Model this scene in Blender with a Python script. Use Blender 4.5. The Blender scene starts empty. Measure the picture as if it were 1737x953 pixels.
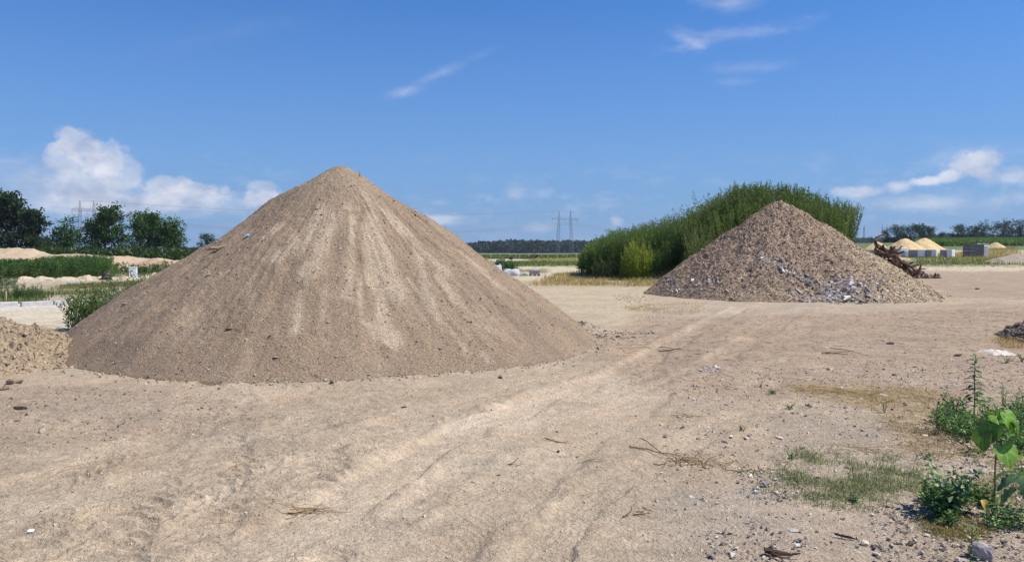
import bpy, math, random
import numpy as np
from mathutils import Vector, Matrix
random.seed(7)
RS = np.random.RandomState(11)
C = bpy.context.scene.collection
SC = bpy.context.scene

# ------------------------------------------------------------------ camera
F, W0, H0, HOR, EYE = 1311.0, 1737.0, 953.0, 424.0, 1.65     # focal length and frame in photograph pixels
PIT = math.atan((H0 / 2 - HOR) / F)
cam_d = bpy.data.cameras.new('camera')
cam_d.sensor_width = 36.0
cam_d.lens = 36.0 * F / W0
cam_d.clip_start = 0.05
cam_d.clip_end = 9000
cam = bpy.data.objects.new('camera', cam_d)
C.objects.link(cam)
cam.location = (0, 0, EYE)
cam.rotation_euler = (math.pi / 2 - PIT, 0, 0)
SC.camera = cam
CP, SP = math.cos(PIT), math.sin(PIT)

# ------------------------------------------------------------------ sun, sky, exposure
SUN_EL, SUN_AZ = math.radians(58), math.radians(93)          # azimuth from +Y towards +X
sd = bpy.data.lights.new('sun', 'SUN')
sd.energy = 4.95
sd.angle = math.radians(0.5)
sd.color = (1.0, 0.94, 0.85)
sun = bpy.data.objects.new('sun', sd)
C.objects.link(sun)
sdir = Vector((math.cos(SUN_EL) * math.sin(SUN_AZ), math.cos(SUN_EL) * math.cos(SUN_AZ), math.sin(SUN_EL)))
sun.rotation_euler = sdir.to_track_quat('Z', 'Y').to_euler()
sun.location = (0, 0, 60)
SC.view_settings.view_transform = 'Standard'
SC.view_settings.look = 'None'
SC.view_settings.exposure = 0.33
SC.view_settings.gamma = 1.0
SC.view_settings.use_curve_mapping = False


def build_world():
    w = bpy.data.worlds.new('World')
    SC.world = w
    w.use_nodes = True
    nt = w.node_tree
    N, L = nt.nodes, nt.links
    N.clear()
    out = N.new('ShaderNodeOutputWorld')
    bg = N.new('ShaderNodeBackground')
    bg.inputs['Strength'].default_value = 0.115
    L.new(bg.outputs[0], out.inputs[0])
    sky = N.new('ShaderNodeTexSky')
    sky.sky_type = 'NISHITA'
    sky.sun_disc = False
    sky.sun_elevation = SUN_EL
    sky.sun_rotation = SUN_AZ
    sky.altitude = 100
    sky.air_density = 1.0
    sky.dust_density = 0.6
    sky.ozone_density = 3.0

    def m(op, a, b=None, c=None, clamp=False):
        n = N.new('ShaderNodeMath')
        n.operation = op
        n.use_clamp = clamp
        for i, v in enumerate((a, b, c)):
            if v is None:
                continue
            if isinstance(v, (int, float)):
                n.inputs[i].default_value = v
            else:
                L.new(v, n.inputs[i])
        return n.outputs[0]

    tc = N.new('ShaderNodeTexCoord')
    sep = N.new('ShaderNodeSeparateXYZ')
    L.new(tc.outputs['Generated'], sep.inputs[0])
    x, y, z = sep.outputs
    az = m('MULTIPLY', m('ARCTAN2', x, y), 57.2958)
    el = m('MULTIPLY', m('ARCSINE', z), 57.2958)
    # sky colour: a touch more saturated blue, pale lilac band low down
    tint = N.new('ShaderNodeMix')
    tint.data_type = 'RGBA'
    tint.blend_type = 'MULTIPLY'
    tint.inputs[0].default_value = 1.0
    L.new(sky.outputs[0], tint.inputs[6])
    tint.inputs[7].default_value = SKY_TINT
    low = m('POWER', m('SUBTRACT', 1.0, m('MULTIPLY', m('ABSOLUTE', el), 1 / 26.0), clamp=True), 1.6)
    mixl = N.new('ShaderNodeMix')
    mixl.data_type = 'RGBA'
    L.new(m('MULTIPLY', low, LOW_MIX), mixl.inputs[0])
    L.new(tint.outputs[2], mixl.inputs[6])
    mixl.inputs[7].default_value = LOW_COL

    # warp + billow noises on the direction vector
    def noise(scale, detail, rough, zs=1.0, off=0.0):
        mp = N.new('ShaderNodeMapping')
        mp.inputs['Scale'].default_value = (1, 1, zs)
        mp.inputs['Location'].default_value = (off, off * .7, off * .3)
        L.new(tc.outputs['Generated'], mp.inputs[0])
        n = N.new('ShaderNodeTexNoise')
        n.inputs['Scale'].default_value = scale
        n.inputs['Detail'].default_value = detail
        n.inputs['Roughness'].default_value = rough
        L.new(mp.outputs[0], n.inputs[0])
        return n.outputs[0]

    puff = noise(40, 12, 0.62, 1.2)
    wisp = noise(22, 10, 0.68, 2.6, 3.1)
    shade = noise(20, 5, 0.55, 1.6, 7.7)

    def blob(px, py, rx, ry, amp, nz, soft, op, rot=0.0):
        ca = math.degrees(math.atan((px - W0 / 2) / F))
        ce = math.degrees(math.atan((HOR - py) / F * math.cos(math.radians(ca))))
        da = m('MULTIPLY', m('SUBTRACT', az, ca), 1.0)
        de = m('SUBTRACT', el, ce)
        k = 57.2958 / F
        if rot:
            c_, s_ = math.cos(rot), math.sin(rot)
            d1 = m('ADD', m('MULTIPLY', da, c_), m('MULTIPLY', de, s_))
            d2 = m('SUBTRACT', m('MULTIPLY', de, c_), m('MULTIPLY', da, s_))
        else:
            d1, d2 = da, de
        d1 = m('MULTIPLY', d1, 1 / (rx * k))
        d2 = m('MULTIPLY', d2, 1 / (ry * k))
        d = m('SQRT', m('ADD', m('MULTIPLY', d1, d1), m('MULTIPLY', d2, d2)))
        v = m('ADD', m('SUBTRACT', 1.0, d), m('MULTIPLY', m('SUBTRACT', nz, 0.5), amp))
        v = m('MULTIPLY', v, 1 / soft, clamp=True)
        v = m('MULTIPLY', m('MULTIPLY', v, v), m('SUBTRACT', 3.0, m('MULTIPLY', v, 2.0)))
        return m('MULTIPLY', v, op)

    acc = None
    for b in CLOUDS:
        nz = puff if b[5] == 'p' else wisp
        v = blob(b[0], b[1], b[2], b[3], b[4], nz, b[6], b[7], b[8] if len(b) > 8 else 0.0)
        acc = v if acc is None else m('SUBTRACT', m('ADD', acc, v), m('MULTIPLY', acc, v))
    # thin broken cloud low down all round, so the sky goes on the same outside the view
    band = m('MULTIPLY', m('SUBTRACT', 1.0, m('ABSOLUTE', m('MULTIPLY', m('SUBTRACT', el, 3.0), 1 / 5.0)), clamp=True),
             m('MULTIPLY', m('SUBTRACT', wisp, 0.50), 2.2, clamp=True))
    band = m('MULTIPLY', band, 0.5)
    acc = m('SUBTRACT', m('ADD', acc, band), m('MULTIPLY', acc, band))
    cc = N.new('ShaderNodeMix')
    cc.data_type = 'RGBA'
    L.new(m('MULTIPLY', m('SUBTRACT', shade, 0.36), 3.4, clamp=True), cc.inputs[0])
    cc.inputs[6].default_value = (3.2, 3.6, 4.7, 1)
    cc.inputs[7].default_value = (6.4, 6.3, 6.6, 1)
    fin = N.new('ShaderNodeMix')
    fin.data_type = 'RGBA'
    L.new(m('MULTIPLY', acc, 1.0, clamp=True), fin.inputs[0])
    L.new(mixl.outputs[2], fin.inputs[6])
    L.new(cc.outputs[2], fin.inputs[7])
    L.new(fin.outputs[2], bg.inputs[0])


SKY_TINT = (0.19, 0.54, 0.96, 1)
LOW_MIX = 0.9
LOW_COL = (1.85, 2.78, 4.6, 1)
# px, py, rx, ry, noise amount, kind, softness, opacity, tilt
CLOUDS = [
    (138, 248, 38, 30, 1.8, 'p', 0.45, 0.66), (118, 275, 36, 34, 1.7, 'p', 0.5, 0.48), (180, 268, 44, 34, 1.7, 'p', 0.5, 0.55), (205, 292, 40, 34, 1.1, 'p', 0.35, 0.42), (140, 320, 90, 50, 0.9, 'p', 0.8, 0.5),
    (340, 322, 45, 13, 2.0, 'p', 0.5, 0.62), (290, 318, 40, 18, 1.5, 'p', 0.4, 0.5), (215, 345, 90, 18, 1.4, 'p', 0.5, 0.5), (320, 335, 75, 22, 1.2, 'w', 0.7, 0.5), (200, 345, 190, 38, 1.1, 'w', 0.9, 0.5), (60, 310, 190, 60, 0.8, 'w', 1.4, 0.40),
    (445, 336, 36, 18, 2.0, 'p', 0.6, 0.62), (450, 318, 30, 14, 1.5, 'p', .5, .4), (400, 350, 160, 30, 1.1, 'w', 1.2, 0.3), (760, 373, 75, 14, 1.2, 'w', 0.8, 0.38),
    (745, 130, 125, 13, 1.8, 'w', 1.8, 0.30, 0.42), (690, 158, 50, 14, 1.2, 'w', 1.3, 0.24, 0.2),
    (1240, 66, 150, 20, 2.2, 'w', 1.6, 0.36, 0.12), (1165, 72, 48, 22, 2.0, 'w', 1.5, 0.34, -0.35), (1235, 8, 75, 22, 1.3, 'w', 1.3, 0.42),
    (1270, 118, 85, 16, 1.4, 'w', 1.4, 0.22), (1245, 142, 45, 12, 1.2, 'w', 1.3, 0.22),
    (1650, 278, 50, 26, 2.0, 'p', 0.6, 0.68), (1600, 345, 160, 25, 1.2, 'w', 1.2, .25), (1710, 300, 60, 22, 1.8, 'p', 0.8, 0.5), (1568, 308, 26, 10, 2.0, 'p', 0.7, 0.62),
    (1610, 300, 24, 12, 1.1, 'p', 0.6, 0.6), (1450, 327, 42, 13, 1.3, 'p', 0.7, 0.62), (1522, 318, 22, 12, 1.2, 'p', 0.8, 0.5),
    (1640, 270, 110, 42, 1.2, 'w', 1.5, 0.3), (1390, 275, 40, 20, 1.2, 'w', 1.5, 0.14), (1560, 345, 140, 16, 1.2, 'w', 1.2, 0.25),
    (1045, 375, 16, 12, 1.2, 'p', 0.9, 0.34), (915, 385, 45, 14, 1.2, 'w', 1.0, 0.25), (875, 325, 25, 22, 1.3, 'w', 1.2, 0.22),
    (400, 60, 240, 30, 1.4, 'w', 1.8, 0.07, 0.3), (120, 330, 34, 8, 0.8, 'p', 0.8, 0.0)]
build_world()

# ------------------------------------------------------------------ projection helpers (used to read positions off the photograph)
def proj(x, y, z):
    dz = z - EYE
    yc = y * CP - dz * SP
    zc = y * SP + dz * CP
    yc = np.maximum(yc, 1e-3)
    return W0 / 2 + F * x / yc, H0 / 2 - F * zc / yc


def at(px, py, z=0.0):
    """ground point (x, y) seen at a pixel of the photograph, on the level z"""
    a, b = (px - W0 / 2) / F, (H0 / 2 - py) / F
    dx, dy, dz = a, CP + b * SP, -SP + b * CP
    t = (z - EYE) / dz
    return dx * t, dy * t


def xat(px, Y):
    return (px - W0 / 2) / F * Y * CP


# ------------------------------------------------------------------ numpy noise
_perm = np.random.RandomState(5).permutation(512)
_perm = np.concatenate([_perm, _perm, _perm])
_gr = np.stack([np.cos(np.arange(512) * 2.399), np.sin(np.arange(512) * 2.399)], 1)


def perlin(x, y):
    x = np.asarray(x, float); y = np.asarray(y, float)
    xi = np.floor(x).astype(np.int64); yi = np.floor(y).astype(np.int64)
    xf = x - xi; yf = y - yi
    u = xf * xf * xf * (xf * (xf * 6 - 15) + 10); v = yf * yf * yf * (yf * (yf * 6 - 15) + 10)

    def g(ix, iy, fx, fy):
        h = _perm[(_perm[ix & 511] + iy) & 511]
        gg = _gr[h]
        return gg[..., 0] * fx + gg[..., 1] * fy
    a = g(xi, yi, xf, yf); b = g(xi + 1, yi, xf - 1, yf)
    c = g(xi, yi + 1, xf, yf - 1); d = g(xi + 1, yi + 1, xf - 1, yf - 1)
    return (a + u * (b - a)) * (1 - v) + (c + u * (d - c)) * v * 1.0


def fbm(x, y, o=4, gain=0.5):
    s = 0; a = 1.0; t = 0
    for i in range(o):
        s = s + a * perlin(x * 2 ** i + 17.3 * i, y * 2 ** i - 9.1 * i)
        t += a
        a *= gain
    return s / t * 1.6


def sst(a, b, v):
    t = np.clip((v - a) / (b - a), 0, 1)
    return t * t * (3 - 2 * t)


def polydist(x, y, pts):
    """distance to a polyline, signed side offset and arc length"""
    best = np.full(x.shape, 1e9); off = np.zeros(x.shape); arc = np.zeros(x.shape)
    s0 = 0.0
    for (ax, ay), (bx, by) in zip(pts[:-1], pts[1:]):
        dx, dy = bx - ax, by - ay
        L = math.hypot(dx, dy)
        g = np.nonzero((x > min(ax, bx) - .8) & (x < max(ax, bx) + .8) & (y > min(ay, by) - .8) & (y < max(ay, by) + .8))[0]
        if len(g):
            X, Y = x[g], y[g]
            t = np.clip(((X - ax) * dx + (Y - ay) * dy) / L ** 2, 0, 1)
            ex, ey = X - ax - t * dx, Y - ay - t * dy
            d = np.hypot(ex, ey)
            k = d < best[g]
            h = g[k]
            best[h] = d[k]
            off[h] = ((ex * dy - ey * dx) / L)[k]
            arc[h] = (s0 + t * L)[k]
        s0 += L
    return best, off, arc


# ------------------------------------------------------------------ terrain
def spline(pp, n=10):
    P = [np.array(p, float) for p in pp]
    P = [2 * P[0] - P[1]] + P + [2 * P[-1] - P[-2]]
    out = []
    for i in range(1, len(P) - 2):
        for k in range(n):
            t = k / n
            out.append(0.5 * ((2 * P[i]) + (-P[i - 1] + P[i + 1]) * t + (2 * P[i - 1] - 5 * P[i] + 4 * P[i + 1] - P[i + 2]) * t * t
                              + (-P[i - 1] + 3 * P[i] - 3 * P[i + 1] + P[i + 2]) * t ** 3))
    out.append(P[-2])
    return [tuple(p) for p in out]


def track(pix):
    return spline([at(*p) for p in pix], 6)


RUTS = [  # pixel polylines of the wheel ruts, half-width in metres, depth, tread ripple
    (track([(330, 1010), (560, 870), (760, 745), (930, 672), (1060, 628), (1180, 560), (1260, 520)]), 0.24, 0.035, 0.0),
    (track([(640, 1010), (840, 850), (1000, 740), (1100, 672), (1200, 620), (1330, 545)]), 0.24, 0.024, 0.006),
    (track([(850, 1020), (930, 930), (985, 860), (1060, 810), (1200, 730), (1330, 690)]), 0.17, 0.022, 0.006),
    (track([(150, 1010), (200, 880), (290, 760), (330, 700), (345, 655)]), 0.26, 0.018, 0.034),
    (track([(-100, 900), (100, 810), (330, 730), (560, 700), (700, 680)]), 0.26, 0.015, 0.028),
    (track([(-150, 980), (150, 900), (420, 800), (600, 740), (780, 700)]), 0.24, 0.015, 0.026),
    (track([(520, 1010), (540, 880), (530, 780), (500, 700), (470, 660)]), 0.24, 0.01, 0.026),
    (track([(-60, 1010), (40, 900), (120, 800), (160, 720)]), 0.24, 0.01, 0.026),
    (track([(330, 1010), (350, 880), (370, 790), (390, 720), (400, 668)]), 0.22, 0.012, 0.028),
]


def terr_far(x, y):
    yy = np.maximum(y, 1.0)
    u = np.clip(x / yy, -2, 2)
    g = np.interp(u, [-2, -0.9, -0.45, -0.1, 0.05, 0.2, 0.42, 0.6, 2], [0.5, 0.5, 0.4, -1.4, -1.5, -0.8, 4.0, 4.6, 5.0])
    f = sst(90, 330, y) * np.minimum(1.0, 1.0) + np.clip((y - 330) / 700, 0, 3) * 0.9
    return g * f + 0.4 * sst(0.3, 0.5, u) * sst(60, 110, y)


def mounds(x, y):
    z = 2.1 * np.exp(-(((x - 13.2) / 4.2) ** 2 + ((y - 40.5) / 3.2) ** 2) ** 1.3)
    z = z + 0.5 * np.exp(-(((x - 7.5) / 3.5) ** 2 + ((y - 47) / 3.0) ** 2))
    return z


def H(x, y):
    x = np.asarray(x, float); y = np.asarray(y, float)
    r = np.hypot(x, y)
    z = terr_far(x, y) + mounds(x, y)
    z = z + 0.05 * fbm(x * 0.22, y * 0.22, 3) * sst(3, 12, r) + 0.018 * fbm(x * 0.8, y * 0.8, 3)
    return z


def ground_detail(x, y):
    """ruts, tread marks, clods: small relief the mesh carries near the camera"""
    z = np.zeros_like(x)
    near = 1 - sst(16, 40, y)
    wx = x + 0.16 * fbm(x * 1.1, y * 1.1, 3); wy = y + 0.16 * fbm(x * 1.1 + 9, y * 1.1, 3)
    smooth = np.zeros_like(x); pad = np.zeros_like(x)
    for pts, hw, dep, tread in RUTS:
        d, off, arc = polydist(wx, wy, pts)
        inside = 1 - sst(hw * 0.75, hw * 1.15, d)
        ridge = np.exp(-((d - hw * 1.3) / (hw * 0.35)) ** 2)
        brk = 0.6 + 0.8 * fbm(x * 0.6 + dep * 99, y * 0.6, 2)
        z += (-dep * inside + dep * 0.55 * ridge * np.clip(0.6 + 1.5 * fbm(x * 4, y * 4, 2), 0, 2)) * np.clip(brk, 0.2, 1.2)
        if tread:
            ph = (arc + 1.3 * off ** 2 / hw * .8 + 0.07 * fbm(x * 3, y * 3, 2)) / (0.17 if tread > .01 else 0.07)
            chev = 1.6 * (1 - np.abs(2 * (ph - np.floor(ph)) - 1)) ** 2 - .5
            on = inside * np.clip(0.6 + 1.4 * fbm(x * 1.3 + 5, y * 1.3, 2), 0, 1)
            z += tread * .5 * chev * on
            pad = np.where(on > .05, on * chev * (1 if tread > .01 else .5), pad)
            if dep == 0.022:
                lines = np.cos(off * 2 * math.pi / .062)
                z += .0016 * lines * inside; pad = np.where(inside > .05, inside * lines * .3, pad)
        else:
            smooth = np.maximum(smooth, inside)
        smooth = np.maximum(smooth, inside * 0.5)
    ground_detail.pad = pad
    rough = np.clip(0.55 + 0.9 * fbm(x * 0.35 + 3, y * 0.35, 3), 0.15, 1.2) * (1 - 0.75 * smooth)
    rip = 1 - np.abs(fbm(x * 2.3, y * 6.0, 3))
    left = 1 + .9 * sst(-.5, -2.0, x)
    z += near * (0.018 * fbm(x * 3.2, y * 4.4, 4) + 0.013 * rip ** 4 * left) * rough
    z += near * left * .013 * (1 - np.abs(fbm(x * 3.1 + 2 * np.sin(y), y * 8.5, 3))) ** 3 * rough
    cl = fbm(x * 13, y * 15, 3)
    z += near * 0.016 * np.clip(cl - 0.15, 0, 1) * rough
    return z, smooth


# ------------------------------------------------------------------ materials
def new_mat(name):
    m_ = bpy.data.materials.new(name)
    m_.use_nodes = True
    nt = m_.node_tree
    nt.nodes.clear()
    o = nt.nodes.new('ShaderNodeOutputMaterial')
    b = nt.nodes.new('ShaderNodeBsdfPrincipled')
    nt.links.new(b.outputs[0], o.inputs[0])
    return m_, nt, b, o


def nod(nt, kind, **kw):
    n = nt.nodes.new(kind)
    for k, v in kw.items():
        setattr(n, k, v)
    return n


def earth(name, layers, bumps, rough=0.95, speck=None, color=None, specular=0.15):
    """soil / stone material: colour attribute x noise layers [(scale, detail, lo, hi)], bumps [(scale, detail, distance)]"""
    mt, nt, b, o = new_mat(name)
    L = nt.links
    geo = nod(nt, 'ShaderNodeNewGeometry')
    if color is None:
        a = nod(nt, 'ShaderNodeVertexColor', layer_name='col')
        cur = a.outputs[0]
    else:
        a = nod(nt, 'ShaderNodeRGB')
        a.outputs[0].default_value = (*color, 1)
        cur = a.outputs[0]
    for sc, det, lo, hi in layers:
        n = nod(nt, 'ShaderNodeTexNoise')
        n.inputs['Scale'].default_value = sc
        n.inputs['Detail'].default_value = det
        n.inputs['Roughness'].default_value = 0.62
        L.new(geo.outputs['Position'], n.inputs['Vector'])
        mr = nod(nt, 'ShaderNodeMapRange')
        mr.inputs[1].default_value = 0.3; mr.inputs[2].default_value = 0.7
        mr.inputs[3].default_value = lo; mr.inputs[4].default_value = hi
        L.new(n.outputs[0], mr.inputs[0])
        mx = nod(nt, 'ShaderNodeVectorMath', operation='SCALE')
        L.new(cur, mx.inputs[0]); L.new(mr.outputs[0], mx.inputs['Scale'])
        cur = mx.outputs[0]
    if speck:
        for sc, amt, tone in speck:       # grains: each Voronoi cell its own tone
            v = nod(nt, 'ShaderNodeTexVoronoi')
            v.inputs['Scale'].default_value = sc
            L.new(geo.outputs['Position'], v.inputs['Vector'])
            sp = nod(nt, 'ShaderNodeSeparateColor')
            L.new(v.outputs['Color'], sp.inputs[0])
            mr = nod(nt, 'ShaderNodeMapRange')
            mr.inputs[1].default_value = 0; mr.inputs[2].default_value = 1
            mr.inputs[3].default_value = 1 - amt; mr.inputs[4].default_value = 1 + amt * tone
            L.new(sp.outputs[0], mr.inputs[0])
            mx = nod(nt, 'ShaderNodeVectorMath', operation='SCALE')
            L.new(cur, mx.inputs[0]); L.new(mr.outputs[0], mx.inputs['Scale'])
            cur = mx.outputs[0]
    L.new(cur, b.inputs['Base Color'])
    b.inputs['Roughness'].default_value = rough
    b.inputs['Specular IOR Level'].default_value = specular
    prev = None
    for sc, det, dist in bumps:
        if det < 0:
            n = nod(nt, 'ShaderNodeTexVoronoi')
            n.inputs['Scale'].default_value = sc
            h = n.outputs['Distance']
            dist_ = -dist
        else:
            n = nod(nt, 'ShaderNodeTexNoise')
            n.inputs['Scale'].default_value = sc
            n.inputs['Detail'].default_value = det
            h = n.outputs[0]
            dist_ = dist
        L.new(geo.outputs['Position'], n.inputs['Vector'])
        bp = nod(nt, 'ShaderNodeBump')
        bp.inputs['Strength'].default_value = 1.0
        bp.inputs['Distance'].default_value = abs(dist_)
        bp.invert = dist_ < 0
        L.new(h, bp.inputs['Height'])
        if prev:
            L.new(prev, bp.inputs['Normal'])
        prev = bp.outputs[0]
    if prev:
        L.new(prev, b.inputs['Normal'])
    return mt


def leafmat(name, transl=0.3, rough=0.5, spec=0.3, vein=False):
    mt, nt, b, o = new_mat(name)
    L = nt.links
    a = nod(nt, 'ShaderNodeVertexColor', layer_name='col')
    geo = nod(nt, 'ShaderNodeNewGeometry')
    n = nod(nt, 'ShaderNodeTexNoise')
    n.inputs['Scale'].default_value = 14.0 if not vein else 40.0
    n.inputs['Detail'].default_value = 3
    L.new(geo.outputs['Position'], n.inputs['Vector'])
    mr = nod(nt, 'ShaderNodeMapRange')
    mr.inputs[1].default_value = 0.3; mr.inputs[2].default_value = 0.7
    mr.inputs[3].default_value = 0.78; mr.inputs[4].default_value = 1.2
    L.new(n.outputs[0], mr.inputs[0])
    mx = nod(nt, 'ShaderNodeVectorMath', operation='SCALE')
    L.new(a.outputs[0], mx.inputs[0]); L.new(mr.outputs[0], mx.inputs['Scale'])
    L.new(mx.outputs[0], b.inputs['Base Color'])
    b.inputs['Roughness'].default_value = rough
    b.inputs['Specular IOR Level'].default_value = spec
    t = nod(nt, 'ShaderNodeBsdfTranslucent')
    t2 = nod(nt, 'ShaderNodeVectorMath', operation='MULTIPLY')
    L.new(mx.outputs[0], t2.inputs[0]); t2.inputs[1].default_value = (1.5, 1.6, 0.7)
    L.new(t2.outputs[0], t.inputs[0])
    ms = nod(nt, 'ShaderNodeMixShader')
    ms.inputs[0].default_value = transl
    L.new(b.outputs[0], ms.inputs[1]); L.new(t.outputs[0], ms.inputs[2])
    L.new(ms.outputs[0], o.inputs[0])
    return mt


def attrmat(name, rough=0.7, spec=0.3, nscale=30.0, lo=0.85, hi=1.12, bump=0.0, metallic=0.0):
    mt, nt, b, o = new_mat(name)
    L = nt.links
    a = nod(nt, 'ShaderNodeVertexColor', layer_name='col')
    geo = nod(nt, 'ShaderNodeNewGeometry')
    n = nod(nt, 'ShaderNodeTexNoise')
    n.inputs['Scale'].default_value = nscale
    n.inputs['Detail'].default_value = 5
    L.new(geo.outputs['Position'], n.inputs['Vector'])
    mr = nod(nt, 'ShaderNodeMapRange')
    mr.inputs[1].default_value = 0.3; mr.inputs[2].default_value = 0.7
    mr.inputs[3].default_value = lo; mr.inputs[4].default_value = hi
    L.new(n.outputs[0], mr.inputs[0])
    mx = nod(nt, 'ShaderNodeVectorMath', operation='SCALE')
    L.new(a.outputs[0], mx.inputs[0]); L.new(mr.outputs[0], mx.inputs['Scale'])
    L.new(mx.outputs[0], b.inputs['Base Color'])
    b.inputs['Roughness'].default_value = rough
    b.inputs['Specular IOR Level'].default_value = spec
    b.inputs['Metallic'].default_value = metallic
    if bump:
        bp = nod(nt, 'ShaderNodeBump')
        bp.inputs['Distance'].default_value = bump
        L.new(n.outputs[0], bp.inputs['Height'])
        L.new(bp.outputs[0], b.inputs['Normal'])
    return mt


M = {
    'ground': earth('ground_soil', [(1.3, 5, 0.88, 1.10), (9, 6, 0.82, 1.16), (55, 5, 0.83, 1.16)],
                    [(7, 6, 0.014), (34, 6, 0.027), (130, 4, 0.011)], speck=[(95, 0.14, 1.0), (38, 0.05, 1.0)]),
    'gravel': earth('gravel_fines', [(2.2, 5, 0.93, 1.07), (30, 6, 0.8, 1.2), (90, 3, 0.75, 1.25)],
                    [(26, 6, 0.024), (75, -1, 0.010), (150, 4, 0.008)], speck=[(75, 0.24, 1.1), (150, 0.15, 1.0)]),
    'debris': earth('debris_fines', [(2.0, 5, 0.85, 1.12), (14, 6, 0.65, 1.35), (50, 3, 0.6, 1.4)],
                    [(9, 6, 0.06), (30, -1, 0.02), (70, 4, 0.015)], speck=[(22, 0.4, 1.1), (48, 0.3, 1.1)]),
    'clay': earth('dry_clay', [(3, 5, 0.85, 1.12), (22, 6, 0.7, 1.25)], [(12, 7, 0.06), (60, 5, 0.02)], speck=[(40, 0.18, 1.0)]),
    'sand': earth('yellow_sand', [(1.0, 5, 0.9, 1.08), (8, 5, 0.85, 1.12)], [(3, 6, 0.08), (15, 5, 0.04)]),
    'stone': earth('stone', [(18, 6, 0.75, 1.2), (110, 4, 0.75, 1.25)], [(40, 7, 0.012)], rough=0.85),
    'leaf': leafmat('weed_leaf'),
    'bigleaf': leafmat('broad_leaf', 0.28, 0.45, 0.4, vein=True),
    'farleaf': leafmat('tree_leaf', 0.15, 0.6, 0.2),
    'straw': leafmat('dry_grass', 0.2, 0.8, 0.1),
    'wood': attrmat('weathered_wood', 0.85, 0.15, 60, 0.6, 1.25, 0.01),
    'block': attrmat('concrete_block', 0.85, 0.2, 12, 0.8, 1.15, 0.01),
    'plastic': attrmat('white_plastic', 0.45, 0.5, 6, 0.9, 1.08, 0.05),
    'cloth': attrmat('cloth', 0.9, 0.1, 30, 0.85, 1.1, 0.01),
    'steel': attrmat('galvanised_steel', 0.6, 0.4, 2, 0.9, 1.1),
}

# ------------------------------------------------------------------ mesh helpers
def mk(name, V, Fc, mat, parent=None, col=None, smooth=False, loc=None):
    """one mesh object from numpy vertices and an (n,3)/(n,4) face array or a list of those arrays; col = one colour or one per vertex"""
    V = np.asarray(V, np.float32).reshape(-1, 3)
    if not isinstance(Fc, list):
        Fc = [Fc]
    Fc = [np.asarray(f, np.int32) for f in Fc if len(f)]
    me = bpy.data.meshes.new(name)
    me.vertices.add(len(V))
    me.vertices.foreach_set('co', V.ravel())
    loops = np.concatenate([f.ravel() for f in Fc])
    tot = np.concatenate([np.full(len(f), f.shape[1], np.int32) for f in Fc])
    start = np.concatenate([[0], np.cumsum(tot)[:-1]]).astype(np.int32)
    me.loops.add(len(loops))
    me.loops.foreach_set('vertex_index', loops)
    me.polygons.add(len(tot))
    me.polygons.foreach_set('loop_start', start)
    me.polygons.foreach_set('loop_total', tot)
    me.polygons.foreach_set('use_smooth', np.full(len(tot), smooth, bool))
    me.update(calc_edges=True)
    if col is not None:
        ca = me.color_attributes.new('col', 'FLOAT_COLOR', 'POINT')
        c = np.ones((len(V), 4), np.float32)
        c[:, :3] = np.asarray(col, np.float32)
        ca.data.foreach_set('color', c.ravel())
    me.materials.append(mat)
    o = bpy.data.objects.new(name, me)
    C.objects.link(o)
    if parent is not None:
        o.parent = parent
    if loc is not None:
        o.location = loc
    return o


class MB:
    def __init__(s):
        s.V, s.T, s.Q, s.C, s.n = [], [], [], [], 0

    def add(s, V, Fc, col):
        V = np.asarray(V, float).reshape(-1, 3)
        Fc = np.asarray(Fc, np.int64)
        (s.Q if Fc.shape[1] == 4 else s.T).append(Fc + s.n)
        s.V.append(V)
        s.C.append(np.broadcast_to(np.asarray(col, float), (len(V), 3)))
        s.n += len(V)

    def build(s, name, mat, parent=None, smooth=False, loc=None):
        fs = []
        if s.T: fs.append(np.concatenate(s.T))
        if s.Q: fs.append(np.concatenate(s.Q))
        return mk(name, np.concatenate(s.V), fs, mat, parent, np.concatenate(s.C), smooth, loc)


def tag(o, label=None, cat=None, group=None, kind=None):
    if label: o['label'] = label
    if cat: o['category'] = cat
    if group: o['group'] = group
    if kind: o['kind'] = kind
    return o


def empty(name, loc, rz=0.0):
    o = bpy.data.objects.new(name, None)
    o.empty_display_size = 0.2
    C.objects.link(o)
    o.location = loc
    o.rotation_euler = (0, 0, rz)
    return o


def copy_tree(o, parent=None):
    kids = [c for c in C.objects if c.parent == o]
    c = o.copy()
    C.objects.link(c)
    c.parent = parent
    for k in kids:
        copy_tree(k, c)
    return c


def gz(x, y):
    X = np.array([x], float); Y = np.array([y], float)
    z = H(X, Y)
    if y < 40:
        z = z + ground_detail(X, Y)[0]
    return float(z[0])


def box(sx, sy, sz, base=True, j=0.0):
    V = np.array([(a, b, c) for c in (0, 1) for b in (-.5, .5) for a in (-.5, .5)], float)
    if not base: V[:, 2] -= .5
    V *= (sx, sy, sz)
    if j: V += RS.uniform(-j, j, V.shape)
    Fc = np.array([(0, 2, 3, 1), (4, 5, 7, 6), (0, 1, 5, 4), (2, 6, 7, 3), (0, 4, 6, 2), (1, 3, 7, 5)])
    return V, Fc


def bbox_bevel(sx, sy, sz, bev):
    """box with chamfered edges, base at z=0"""
    import bmesh
    bm = bmesh.new()
    bmesh.ops.create_cube(bm, size=1)
    bmesh.ops.scale(bm, vec=(sx, sy, sz), verts=bm.verts)
    bmesh.ops.translate(bm, vec=(0, 0, sz / 2), verts=bm.verts)
    bmesh.ops.bevel(bm, geom=list(bm.edges), offset=bev, segments=1, affect='EDGES')
    bmesh.ops.triangulate(bm, faces=list(bm.faces))
    bm.verts.ensure_lookup_table()
    V = np.array([v.co[:] for v in bm.verts]); Fc = np.array([[v.index for v in f.verts] for f in bm.faces])
    bm.free()
    return V, Fc


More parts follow.
